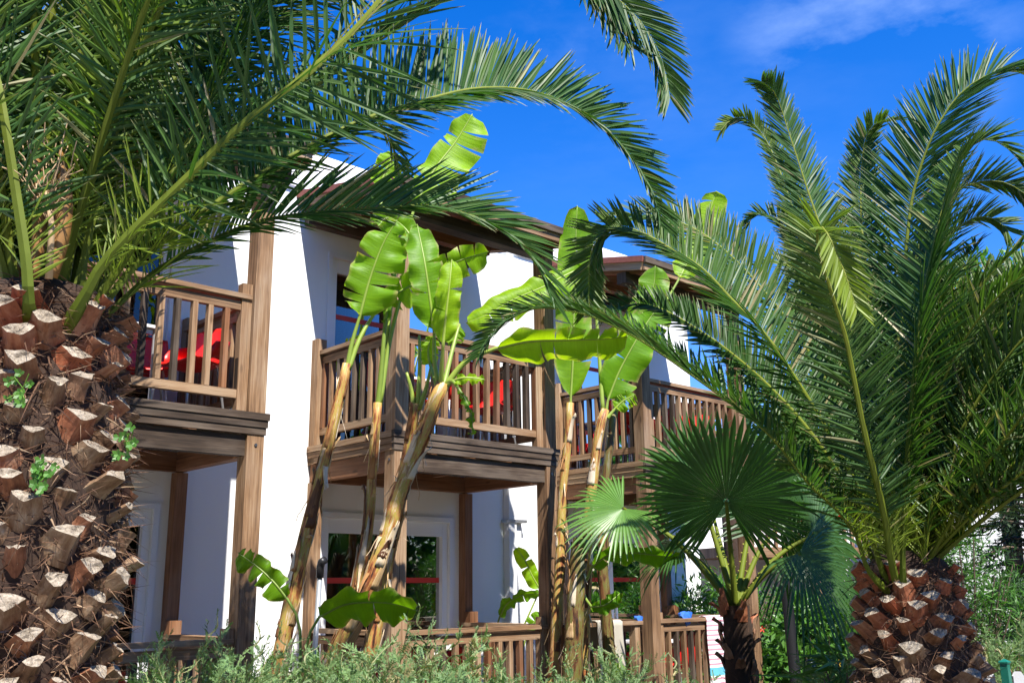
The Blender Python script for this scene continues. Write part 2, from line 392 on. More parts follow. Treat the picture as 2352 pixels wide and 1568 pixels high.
# ------------------------------------------------------------------ world, sun
SUN_TRAVEL=V((-.444,.955,-1.46)).normalized()
toS=-SUN_TRAVEL
w=bpy.data.worlds.new('World'); scene.world=w; w.use_nodes=True
nt=w.node_tree; nt.nodes.clear()
wo=nd(nt,'ShaderNodeOutputWorld'); bg=nd(nt,'ShaderNodeBackground'); bg.inputs[1].default_value=.125
sky=nd(nt,'ShaderNodeTexSky'); sky.sky_type='NISHITA'; sky.sun_disc=False
sky.sun_elevation=math.asin(toS.z); sky.sun_rotation=math.atan2(toS.x,toS.y)
sky.air_density=1.25; sky.dust_density=.1; sky.ozone_density=2.2
tint=nd(nt,'ShaderNodeHueSaturation'); tint.inputs['Saturation'].default_value=1.5; tint.inputs['Value'].default_value=1.0; L(nt,sky.outputs[0],tint.inputs['Color'])
# thin high cloud, lying in its own part of the sky
tc=nd(nt,'ShaderNodeTexCoord')
cd=(at(1990,70,1)-EYE).normalized()
def cloud(direction,spread,scl,amt,lo,hi):
    dp=nd(nt,'ShaderNodeVectorMath'); dp.operation='DOT_PRODUCT'; L(nt,tc.outputs['Generated'],dp.inputs[0]); dp.inputs[1].default_value=direction
    mr=nd(nt,'ShaderNodeMapRange'); L(nt,dp.outputs['Value'],mr.inputs[0]); mr.inputs[1].default_value=math.cos(spread); mr.inputs[2].default_value=1.0
    mr.interpolation_type='SMOOTHSTEP'
    mp=nd(nt,'ShaderNodeMapping'); mp.inputs['Rotation'].default_value=(0,.4,.0); mp.inputs['Scale'].default_value=scl; L(nt,tc.outputs['Generated'],mp.inputs[0])
    n=noise_n(nt,mp.outputs[0],4.0,7,.58)
    r=ramp(nt,[(lo,(0,0,0)),(hi,(1,1,1))]); L(nt,n,r.inputs[0])
    return math_node(nt,'MULTIPLY',math_node(nt,'MULTIPLY',mr.outputs[0],r.outputs[0]),amt)
c1=cloud((at(2010,60,1)-EYE).normalized(),.15,(1,1,2.2),.42,.45,.72)
c2=cloud((at(1500,-60,1)-EYE).normalized(),.30,(1,1,3),.06,.48,.75)
c3=cloud((at(1330,130,1)-EYE).normalized(),.09,(1.5,1,2),.10,.45,.7)
cs=math_node(nt,'ADD',math_node(nt,'ADD',c1,c2),c3)
deep=mix(nt,1.0,tint.outputs[0],(.56,.62,1.0),'MULTIPLY')
skc=mix(nt,cs,deep,(4.2,5.4,7.6))
L(nt,skc,bg.inputs[0]); L(nt,bg.outputs[0],wo.inputs[0])
sd=bpy.data.lights.new('sun','SUN'); so=bpy.data.objects.new('sun',sd); COL.objects.link(so)
sd.energy=5.0; sd.angle=math.radians(.53); sd.color=(1.0,.955,.88)
so.rotation_euler=SUN_TRAVEL.to_track_quat('-Z','Y').to_euler(); so.location=(6,-12,20)
vs=scene.view_settings; vs.view_transform='Standard'; vs.look='None'; vs.exposure=.96; vs.gamma=1.0; vs.use_curve_mapping=False
scene.render.engine='CYCLES'
scene.cycles.max_bounces=8; scene.cycles.transparent_max_bounces=8; scene.cycles.sample_clamp_indirect=6

# ------------------------------------------------------------------ ground
mb=MB(); mb.poly([(-900,-300,0),(900,-300,0),(900,1500,0),(-900,1500,0)])
props(mb.build('ground',M['ground']),kind='structure')
mb=MB(); mb.poly([(-25,-14,.004),(25,-14,.004),(25,3.3,.004),(-25,3.3,.004)]);  # pale paving added out of view to bounce warm fill light
props(mb.build('bounce_pavement',M['paving']),kind='structure')
mb=MB(); p=[BW(-12,-.9,.004),BW(9,-.9,.004),BW(9,W+.1,.004),BW(-12,W+.1,.004)]; mb.poly(p)
props(mb.build('path',M['paving']),kind='structure')

# ------------------------------------------------------------------ the white building
bld=thing('apartment_building','white two storey holiday building with timber balconies and red tiled porch roofs','building',C0,BROT)
UNITS=(-3.4,0.02,3.58)
A0,A1,DEPTH,TOP=-9.0,6.42,7.0,6.22
DK,GK=3.01,.25                           # deck levels
openings=[]
for a in UNITS:
    openings.append((a+.13,a+1.77,GK,2.33)); openings.append((a+.13,a+1.77,DK,5.10))
mb=MB()
acuts=sorted(set([A0,A1]+[o[0] for o in openings]+[o[1] for o in openings]))
zc=[-.2,GK,2.33,DK,5.10,5.74]
def is_open(am,zm): return any(o[0]<am<o[1] and o[2]<zm<o[3] for o in openings)
for i in range(len(acuts)-1):
    for j in range(len(zc)-1):
        a0,a1,z0,z1=acuts[i],acuts[i+1],zc[j],zc[j+1]
        if is_open((a0+a1)/2,(z0+z1)/2): continue
        mb.poly([(a0,W,z0),(a1,W,z0),(a1,W,z1),(a0,W,z1)])
for (a0,a1,z0,z1) in openings:
    for q in (((a0,z0),(a0,z1)),((a0,z1),(a1,z1)),((a1,z1),(a1,z0)),((a1,z0),(a0,z0))):
        (p,z),(p2,z2)=q
        mb.poly([(p,W,z),(p,W+.22,z),(p2,W+.22,z2),(p2,W,z2)])
# side, back, roof deck
mb.poly([(A1,W,-.2),(A1,W+DEPTH,-.2),(A1,W+DEPTH,5.74),(A1,W,5.74)]); mb.poly([(A0,W,-.2),(A0,W,5.74),(A0,W+DEPTH,5.74),(A0,W+DEPTH,-.2)])
mb.poly([(A0,W+DEPTH,-.2),(A0,W+DEPTH,5.74),(A1,W+DEPTH,5.74),(A1,W+DEPTH,-.2)])
mb.build('wall',M['wall'],bld)
# parapet band, slightly proud with a rounded lower lip
mb=MB()
prof=[(W+.002,5.735),(W-.03,5.745),(W-.045,5.77),(W-.045,5.95),(W-.045,TOP-.03),(W-.03,TOP),(W+.25,TOP),(W+.25,5.9)]
def strip(prof,a0,a1):
    for k in range(len(prof)-1):
        (b0,z0),(b1,z1)=prof[k],prof[k+1]
        mb.poly([(a0,b0,z0),(a1,b0,z0),(a1,b1,z1),(a0,b1,z1)])
strip(prof,A0-.04,A1+.045)
for aa in (A0-.04,A1+.045): mb.poly([(aa,b,z) for b,z in prof])
mb.box(A1-.2,A1+.045,W+.253,W+DEPTH,5.737,TOP-.003); mb.poly([(A0,W+.25,5.9),(A1-.2,W+.25,5.9),(A1-.2,W+DEPTH,5.9),(A0,W+DEPTH,5.9)])
mb.build('parapet',M['wall'],bld)

# sliding doors
def sliding_door(a0,a1,z0,z1):
    t=.075
    mb=MB(); y0,y1=W+.02,W+.12
    mb.box(a0+.002,a0+t,y0,y1,z0+.002,z1-.002); mb.box(a1-t,a1-.002,y0,y1,z0+.002,z1-.002)
    mb.box(a0+t+.002,a1-t-.002,y0,y1,z1-.15,z1-.002); mb.box(a0+t+.002,a1-t-.002,y0,y1,z0+.002,z0+.09)
    am=(a0+a1)/2
    mb.box(am-.045,am+.045,y0+.01,y1-.01,z0+.092,z1-.152)
    # proud architrave round the opening
    for (x0,x1,q0,q1) in ((a0-.055,a0-.002,z0,z1+.055),(a1+.002,a1+.055,z0,z1+.055),(a0-.001,a1+.001,z1+.002,z1+.055)):
        mb.box(x0,x1,W-.018,W+.02,q0,q1)
    d=mb.build('sliding_door',M['white_frame'],bld)
    for (x0,x1,yy) in ((a0+t,am-.045,W+.06),(am+.045,a1-t,W+.075)):
        g=MB(); g.box(x0+.001,x1-.001,yy,yy+.008,z0+.091,z1-.151); g.build('pane',M['glass'],d)
        s=MB(); s.box(x0+.004,x1-.004,yy-.003,yy-.001,z0+1.43,z0+1.485); s.build('safety_stripe',M['red_film'],d)
    h=MB(); h.box(am+.05,am+.08,W-.005,W+.018,z0+.95,z0+1.13); h.build('door_handle',M['white_frame'],d)
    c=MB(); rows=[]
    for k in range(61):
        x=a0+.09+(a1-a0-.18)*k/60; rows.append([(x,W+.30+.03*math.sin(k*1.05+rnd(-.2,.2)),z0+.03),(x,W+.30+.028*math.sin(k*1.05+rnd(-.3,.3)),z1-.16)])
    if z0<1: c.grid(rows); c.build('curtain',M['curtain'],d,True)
    else:
        c.grid(rows[:14]); c.build('curtain',M['curtain'],d,True)
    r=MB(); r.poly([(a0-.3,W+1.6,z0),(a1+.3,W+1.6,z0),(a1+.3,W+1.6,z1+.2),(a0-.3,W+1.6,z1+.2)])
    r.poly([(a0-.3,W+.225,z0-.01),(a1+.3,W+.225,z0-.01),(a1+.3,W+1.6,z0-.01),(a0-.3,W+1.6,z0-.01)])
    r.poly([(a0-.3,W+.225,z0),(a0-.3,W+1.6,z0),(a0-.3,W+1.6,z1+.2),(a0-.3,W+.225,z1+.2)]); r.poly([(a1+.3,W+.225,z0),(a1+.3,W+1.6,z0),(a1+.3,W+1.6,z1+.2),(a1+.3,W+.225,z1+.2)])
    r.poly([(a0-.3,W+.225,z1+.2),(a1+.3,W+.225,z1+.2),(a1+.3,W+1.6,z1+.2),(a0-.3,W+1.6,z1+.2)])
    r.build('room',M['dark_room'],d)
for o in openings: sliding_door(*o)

def jb(mb,x0,x1,y0,y1,z0,z1,mat=0,j=.002):
    mb.box(x0+rnd(-j,j),x1+rnd(-j,j),y0+rnd(-j,j),y1+rnd(-j,j),z0,z1,mat)

def railing(par,a,z,LW,left=True,front=True,right=True,nofoot=False):
    """handrail, lower rails and balusters round a deck that starts at a"""
    runs=[]
    if front: runs.append((V((a+.085,0,0)),V((a+LW-.085,0,0))))
    if left:  runs.append((V((a,.085,0)),V((a,W-.075,0))))
    if right: runs.append((V((a+LW,.085,0)),V((a+LW,W-.075,0))))
    for p,q in runs:
        d=(q-p); Ln=d.length; d=d/Ln
        up=V((0,0,1))
        o=MB(); o.beam(p+up*(z+.985),q+up*(z+.985),.115,.04); o.build('handrail',M['wood'],par)
        o=MB(); o.beam(p+up*(z+.905),q+up*(z+.905),.05,.075); o.build('upper_rail',M['wood'],par)
        o=MB(); o.beam(p+up*(z+.16),q+up*(z+.16),.055,.07); o.build('lower_rail',M['wood'],par)
        n=int(round(Ln/.142)); 
        for k in range(n):
            c=p+d*(Ln*(k+.5)/n+rnd(-.006,.006))
            s=d.cross(up)*rnd(-.004,.004)
            o=MB(); o.beam(c+s+up*(z+.196),c-s+d*rnd(-.004,.004)+up*(z+.866),.043,.055,up=tuple(d.cross(up)))
            o.build('baluster',random.choice((M['wood'],M['wood'],M['wood'],M['wood_dark'],M['wood_red'])),par)

def unit(a,lo_rails=True,LW=1.95):
    # ---- upper balcony
    dk=MB()
    nb=10
    for k in range(nb):
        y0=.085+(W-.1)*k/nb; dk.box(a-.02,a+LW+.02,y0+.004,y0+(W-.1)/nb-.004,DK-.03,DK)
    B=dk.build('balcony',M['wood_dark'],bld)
    # layered fascia boards on the three outer sides
    for k,(off,z0,z1) in enumerate(((.105,DK-.045,DK+.012),(.095,DK-.105,DK-.048),(.085,DK-.165,DK-.108))):
        for run in ('f','l','r'):
            o=MB()
            if run=='f': o.beam((a-off,-off+.02,(z0+z1)/2),(a+LW+off,-off+.02,(z0+z1)/2),.04,z1-z0)
            elif run=='l': o.beam((a-off+.02,-off+.042,(z0+z1)/2),(a-off+.02,W-.01,(z0+z1)/2),.04,z1-z0)
            else: o.beam((a+LW+off-.02,-off+.042,(z0+z1)/2),(a+LW+off-.02,W-.01,(z0+z1)/2),.04,z1-z0)
            o.build('fascia_board',M['wood_dark'] if run=='f' else M['wood'],B)  # front boards: stain plus cast shade in the colour
    # frame beams below
    for (x0,x1,y0,y1) in ((a+.078,a+LW-.078,-.05,.05),(a-.05,a+.05,.078,W-.12),(a+LW-.05,a+LW+.05,.078,W-.12),(a-.06,a+LW+.06,W-.115,W-.012)):
        o=MB(); o.box(x0,x1,y0,y1,DK-.34,DK-.17); o.build('beam',M['wood_dark'] if y1<.06 else M['wood_red'],B)  # front beam takes the darker wood for the shade under the fascia
    for k in range(3):
        x=a+LW*(k+1)/4; o=MB(); o.box(x-.035,x+.035,.055,W-.12,DK-.2,DK-.04); o.build('joist',M['wood_red'],B)
    # posts
    for (x,y,zt) in ((a,0,5.125),(a+LW,0,5.125)):
        o=MB(); o.box(x-.075,x+.075,y-.075,y+.075,.0,zt); o.build('post',M['wood'],B)
        # bolt heads
        s=MB(); s.tube([(x-.082,y,DK-.25),(x-.074,y,DK-.25)],.014,8); s.tube([(x,y-.083,DK-.25),(x,y-.074,DK-.25)],.014,8); s.build('bolt',M['screw'],B)
    for (x,z0,z1) in ((a-.02,.0,DK-.35),(a+LW+.02,0,DK-.35),(a-.03,DK-.17,DK+1.13),(a+LW+.02,DK,DK+1.10)):
        o=MB(); o.box(x-.055,x+.055,W-.11,W-.004,z0,z1); o.build('wall_post',M['wood_red'] if z0<1 and x>a+1 else M['wood'],B)
    railing(B,a,DK,LW)
    for (x,y) in ((a+LW-.125,0),):
        o=MB(); o.box(x-.045,x+.045,y-.04,y+.04,DK+.012,DK+1.10); o.build('newel',M['wood'],B)
    # ---- porch roof: timber frame, boarding and a skin of clay tiles
    zw,zf=5.67,5.30; yb,yf=W-.01,-.36; x0,x1=a-.30,a+LW+(.24 if a<-1 else .12)
    def zt(y): return zf+(zw-zf)*(y-yf)/(yb-yf)
    o=MB()
    nbd=13
    for k in range(nbd):
        xa=x0+.03+(x1-x0-.06)*k/nbd; xb=x0+.03+(x1-x0-.06)*(k+1)/nbd-.006; xm=(xa+xb)/2
        o.beam((xm,yf+.03,zt(yf+.03)-.02),(xm,yb,zt(yb)-.02),xb-xa,.022)
    Rf=o.build('porch_roof',M['wood_red'],bld)
    for k in range(5):
        x=x0+.12+(x1-x0-.24)*k/4
        o=MB(); o.beam((x,yf+.04,zt(yf+.04)-.072),(x,yb-.1,zt(yb-.1)-.072),.06,.08); o.build('rafter',M['wood_red'],Rf)
    o=MB(); o.box(x0+.02,x1-.02,-.07,.07,5.127,5.262); o.build('front_beam',M['wood_dark'],Rf)
    o=MB(); o.box(x0+.3,x1-.3,W*.52-.05,W*.52+.05,zt(W*.52)-.22,zt(W*.52)-.115); o.build('purlin',M['wood_red'],Rf)
    o=MB(); o.box(x0+.06,x1-.06,W-.10,W-.012,5.37,5.545); o.build('wall_plate',M['wood_dark'],Rf)
    # fascia: two lapped boards
    o=MB(); o.beam((x0,yf,zf-.035),(x1,yf,zf-.035),.03,.115); o.build('fascia_board',M['wood'],Rf)
    o=MB(); o.beam((x0-.01,yf-.032,zf+.028),(x1+.01,yf-.032,zf+.028),.03,.075); o.build('fascia_board',M['wood_dark'],Rf)
    for x in (x0-.005,x1+.005):
        o=MB(); o.beam((x,yf+.02,zt(yf+.02)-.045),(x,yb,zt(yb)-.045),.028,.10); o.build('verge_board',M['wood'],Rf)
    # tiles
    o=MB(); nx=11; ny=6
    rows=[]
    for j in range(ny*2+1):
        y=yf-.03+(yb-yf)*j/(ny*2); row=[]
        for i in range(nx*6+1):
            x=x0-.03+(x1-x0+.06)*i/(nx*6)
            row.append((x,y,zt(y)+.04+.014*math.cos(i/6*2*math.pi)+(.014 if j%2==0 else -.006)))
        rows.append(row)
    o.grid(rows)
    for x in (x0-.032,x1+.032): # verge course
        o.beam((x,yf-.02,zt(yf)+.03),(x,yb,zt(yb)+.03),.03,.07)
    o.build('roof_tiles',M['tile'],Rf)
    # ---- ground terrace
    g=MB(); g.box(a-.12,a+LW+.12,-.08,W-.005,.01,GK)
    T=g.build('terrace',M['paving'],bld)
    railing(T,a,GK,LW)
    for (x,y) in ((a+.12,0),(a+LW-.12,0)):
        o=MB(); o.box(x-.04,x+.04,y-.04,y+.04,GK+.002,GK+1.08); o.build('newel',M['wood'],T)
    o=MB(); o.box(a+LW-.055,a+LW+.055,W-.225,W-.115,GK+.002,GK+1.12); o.build('newel',M['wood_red'],T)
for a in UNITS: unit(a)

# downpipe with brackets
mb=MB(); mb.box(2.62,2.74,W-.10,W-.004,0.0,5.70)
mb.box(2.735,2.86,W-.055,W-.003,0.0,5.68)
dp=mb.build('downpipe',M['white_frame'],bld)
for z in (2.38,):
    o=MB(); o.box(2.585,2.90,W-.115,W-.002,z-.018,z+.018); o.build('bracket',M['steel'],dp)

# ------------------------------------------------------------------ furniture
def make_chair():
    t=thing('plastic_chair','red','chair')
    # shell: profile from the seat front over the seat and up the back (y = depth towards the back)
    prof=[(-.22,.435),(-.20,.455),(-.10,.45),(.02,.435),(.12,.43),(.18,.455),(.215,.52),(.235,.62),(.25,.72),(.262,.80),(.268,.835)]
    rows=[]
    for k,(y,z) in enumerate(prof):
        tt=k/(len(prof)-1); wd=.23-.0*tt if tt<.5 else .23-.045*((tt-.5)/.5)**2
        r=[]
        for i in range(11):
            q=i/5-1
            lift=.035*abs(q)**3 if tt<.55 else 0
            back=-.055*abs(q)**2.2 if tt>=.5 else 0
            top=-.05*abs(q)**3 if tt>.9 else 0
            r.append((q*wd,y+back,z+lift+top))
        rows.append(r)
    m=MB(); m.grid(rows); s=m.build('shell',M['red'],t,True)
    so_=s.modifiers.new('thickness','SOLIDIFY'); so_.thickness=.012
    for sx in (-1,1):
        # arm wing
        m=MB(); m.grid([[(sx*.215,.16,.50),(sx*.235,.02,.50),(sx*.225,-.08,.47)],[(sx*.232,.19,.60),(sx*.262,.04,.585),(sx*.25,-.05,.56)],[(sx*.225,.215,.68),(sx*.262,.09,.655),(sx*.256,.02,.64)]])
        wv=m.build('arm',M['red'],t,True); wv.modifiers.new('thickness','SOLIDIFY').thickness=.012
        for (y0,y1) in ((-.17,-.22),(.15,.22)):
            m=MB(); m.tube([(sx*.16,y0,.44),(sx*.19,(y0+y1)/2,.25),(sx*.215,y1,0)],.011,8); m.build('leg',M['steel'],t)
    return t
chair0=make_chair(); chair_used=[False]
def chair(a,b,z,rot,label,group):
    t=chair0 if not chair_used[0] else copy_tree(chair0)
    chair_used[0]=True
    t.location=BW(a,b,z); t.rotation_euler=(0,0,BROT+rot); t['label']=label; t['group']=group
    return t
def make_table():
    t=thing('balcony_table','white','table')
    m=MB(); m.box(-.35,.35,-.35,.35,.70,.725); m.build('tabletop',M['white_top'],t)
    for sx in (-1,1):
        for sy in (-1,1):
            m=MB(); m.tube([(sx*.31,sy*.31,0),(sx*.31,sy*.31,.70)],.014,8); m.build('leg',M['steel'],t)
    m=MB(); m.box(-.31,.31,-.305,-.28,.655,.698); m.box(-.31,.31,.28,.305,.655,.698); m.build('apron',M['steel'],t)
    return t
table0=make_table(); table_used=[False]
def table(a,b,z,label,group):
    t=table0 if not table_used[0] else copy_tree(table0)
    table_used[0]=True
    t.location=BW(a,b,z); t.rotation_euler=(0,0,BROT+rnd(-.05,.05)); t['label']=label; t['group']=group
GC='red chairs on the balconies and terraces'; GT='white tables on the balconies and terraces'
for (a,nm) in ((-3.4,'upper balcony behind the big palm trunk'),(0.0,'upper balcony behind the banana plants'),(3.55,'upper balcony behind the fan palm')):
    chair(a+1.60,.48,DK,math.radians(-70),'red plastic chair at the right end of the '+nm,GC)
    chair(a+(1.40 if a<-1 else 1.02),(.98 if a<-1 else .36),DK,math.radians(-20 if a<-1 else 172),('red plastic chair behind the table on the ' if a<-1 else 'red plastic chair against the front rail of the ')+nm,GC)
    chair(a+.38,.55,DK,math.radians(75),'red plastic chair at the left end of the '+nm,GC)
    table(a+(.93 if a<-1 else 1.0),(.72 if a<-1 else .98),DK,'white square table on the '+nm,GT)
for (a,nm) in ((-3.4,'ground terrace beside the big palm trunk'),(0.0,'ground terrace behind the juniper hedge'),(3.55,'ground terrace with the towels')):
    chair(a+.90,.36,GK,math.radians(184),'red plastic chair at the middle of the '+nm,GC)
    chair(a+.32,.38,GK,math.radians(172),'red plastic chair at the left end of the '+nm,GC)
    table(a+1.0,.88,GK,'white square table on the '+nm,GT)

# towels and swimwear on the rail of the right-hand terrace
def towel(name,a0,a1,label,cat,m,front,back,y=.0,z=GK+1.008,seed=1):
    random.seed(seed)
    mb=MB(); rows=[]
    N=26; prof=[]
    for k in range(N+1):
        s=k/N; tot=back+front+.13
        d=s*tot
        if d<back: prof.append((y+.064,z-back+d))
        elif d<back+.13: q=(d-back)/.13; prof.append((y+.064-.128*q,z+.012*math.sin(math.pi*q)+.004))
        else: prof.append((y-.066,z-(d-back-.13)))
    for j in range(25):
        x=a0+(a1-a0)*j/24; r=[]
        for k,(yy,zz) in enumerate(prof):
            hang=max(0,z-zz); wob=.016*hang*math.sin(j*.55+seed)*2+.01*hang*math.sin(j*1.3)
            r.append((x+.01*math.sin(k*.4),yy+(-abs(wob)-.004 if yy<y else wob*.2+.006),zz+(.008*math.sin(j*.35) if k>=N-1 else 0)))
        rows.append(r)
    mb.grid(rows)
    o=mb.build(name,m,None,True); o.location=C0; o.rotation_euler=(0,0,BROT)
    props(o,label,cat); s=o.modifiers.new('thickness','SOLIDIFY'); s.thickness=.006
    return o
towel('beach_towel',4.52,5.42,'pink and white striped beach towel hanging over the terrace rail behind the fan palm trunk','towel',M['towel'],.92,.25,seed=3)
towel('beige_towel',2.62,3.02,'plain beige cloth draped beside the banana stems left of the corner post','towel',M['beige_cloth'],.7,.3,seed=5)
def crumple(name,a,z,sz,label):
    mb=MB(); rows=[]
    n,m_=13,11
    for i in range(n):
        r=[]
        for j in range(m_):
            th=2*math.pi*j/(m_-1); ph=math.pi*i/(n-1)
            k=1+.45*noise.noise(V((math.cos(th)*math.sin(ph)*2+a,math.sin(th)*math.sin(ph)*2,math.cos(ph)*2+z)))
            r.append((a+sz*k*math.cos(th)*math.sin(ph)*1.4,sz*.55*k*math.sin(th)*math.sin(ph),z+sz*.5*k*math.cos(ph)-(sz*1.0 if (math.sin(th)<-.6 and .8<ph) else 0)))
        rows.append(r)
    mb.grid(rows); o=mb.build(name,M['bag'],None,True); o.location=C0; o.rotation_euler=(0,0,BROT); props(o,label,'swimwear',group='blue swimwear drying on the rail')
crumple('swimwear',4.2,GK+1.04,.085,'bundle of blue swimwear drying on the rail next to the striped towel')
crumple('swimwear',3.36,GK+1.03,.05,'small blue garment on the rail left of the corner post')
# beige towel needs a rail: a short garden rail between the terraces
gr=thing('garden_rail','low brown timber rail between two terraces behind the banana stems','fence',BW(2.0,0,0),BROT)
o=MB(); o.box(.12,1.38,-.05,.05,GK+.96,GK+1.0); o.build('handrail',M['wood'],gr)
for x in (.2,.75,1.3):
    o=MB(); o.box(x-.04,x+.04,-.03,.03,0,GK+.958); o.build('post',M['wood'],gr)

# standing grey pipe with black elbow
pp=thing('water_pipe','grey upright pipe with a black elbow at the top, leaning beside the left banana stem','pipe',at(712,1500,8.5)*1)
pp.location.z=0
b0=V((0,0,0)); tp=at(735,1318,8.5)-V(pp.location)
o=MB(); o.tube([b0,tp],.022,10); o.build('pipe',M['grey_pipe'],pp,True)
o=MB(); d=V((0,0,1)); o.tube([tp-V((0,0,.03)),tp+V((.0,0,.06)),tp+V((.012,-.01,.10)),tp+V((.04,-.03,.115))],[.032,.032,.034,.034],10); o.build('elbow',M['black_plastic'],pp,True)

# lamp post and fence bits on the right
lp=thing('lamp_post','slim black metal post rising into the leaves right of the fan palm','post',V((at(1826,1500,11).x,11,0)))
o=MB(); h=at(1815,1290,11).z; o.tube([(0,0,0),(0,0,.12),(.0,0,.14),(-.05,0,h)],[.10,.10,.064,.058],12); o.build('shaft',M['black_metal'],lp,True)
o=MB(); o.tube([(-.05,0,h+.001),(-.05,0,h+.02),(-.05,0,h+.05)],[.062,.062,.02],12); o.build('cap',M['black_metal'],lp,True)
lp2=thing('bollard','short dark green bollard at the foot of the black post','bollard',V((at(1862,1530,10).x,10,0)))
o=MB(); h=at(1862,1513,10).z; o.tube([(0,0,0),(0,0,h-.03),(0,0,h)],[.055,.055,.03],12); o.build('shaft',M['dark_green'],lp2,True)
fx=at(2309,1535,7.5)
gp=thing('fence_post','green painted post with a pointed cap at the lower right','fence post',V((fx.x,7.5,0)))
o=MB(); zt_=at(2309,1522,7.5).z; o.tube([(0,0,0),(0,0,zt_)],.037,4); o.build('shaft',M['green_paint'],gp)
o=MB(); o.tube([(0,0,zt_+.001),(0,0,zt_+.012),(0,0,zt_+.03)],[.046,.046,.004],4); o.build('cap',M['green_paint'],gp)
pf=thing('picket_fence','low pale grey picket fence beside the green post','fence',V((fx.x,7.6,0)))
for xx in (2212,2240,2270,2337,2366,2395):
    q=at(xx,1540,7.6); zt_=at(xx,1541,7.6).z; x=q.x-fx.x
    o=MB(); o.box(x-.04,x+.04,-.01,.012,.05,zt_-.03)
    o.poly([(x-.04,-.01,zt_-.03),(x+.04,-.01,zt_-.03),(x+.02,-.01,zt_),(x-.02,-.01,zt_)]); o.poly([(x-.04,.012,zt_-.03),(x-.02,.012,zt_),(x+.02,.012,zt_),(x+.04,.012,zt_-.03)])
    o.build('picket',M['pale_wood'],pf)
o=MB(); o.box(-.5,.4,.014,.045,.75,.82); o.build('rail',M['pale_wood'],pf)

# ------------------------------------------------------------------ neighbouring buildings
nb=thing('neighbour_building','white building further back with a brown slatted balcony and red chairs','building',at(1850,1300,21)*1,math.radians(20)); nb.location.z=0
o=MB(); o.box(-3.0,6.5,1.2,7,0,3.05); o.build('wall',M['wall'],nb)
o=MB(); o.box(-2.2,1.9,-.5,1.195,2.16,2.36); bal=o.build('balcony',M['wood'],nb)
o=MB(); o.box(-2.2,1.9,-.5,-.42,3.05,3.12); o.build('handrail',M['wood'],bal)
for k in range(22):
    o=MB(); x=-2.1+k*.185; o.box(x-.03,x+.03,-.49,-.43,2.362,3.048); o.build('baluster',M['wood'],bal)
for x in (-2.1,1.8,-.2):
    o=MB(); o.box(x-.07,x+.07,-.65,-.505,0,3.1); o.build('post',M['wood'],bal)
nl=nb.location
for k,x in enumerate((1.15,.25)):
    c=copy_tree(chair0); c.location=V(nl)+Matrix.Rotation(math.radians(20),3,'Z')@V((x,.35,2.36)); c.rotation_euler=(0,0,math.radians(150-40*k)); c['label']=('red chair on the far balcony right of the fan palm','red chair on the far balcony just behind the fan palm leaves')[k]; c['group']='red chairs on the far balcony'
n2=thing('white_house','plain white house wall behind the dark conifer on the right','building',V((10.2,19.5,0)),math.radians(-8))
o=MB(); o.box(-2.2,9,0,6,0,4.0); o.build('wall',M['wall'],n2)
o=MB(); o.box(-2.3,9.1,-.1,6.1,4.002,4.15); o.build('roof',M['wall'],n2)
o=MB(); o.box(1.4,2.4,-.03,-.002,1.2,2.5); o.build('window',M['dark_room'],n2)
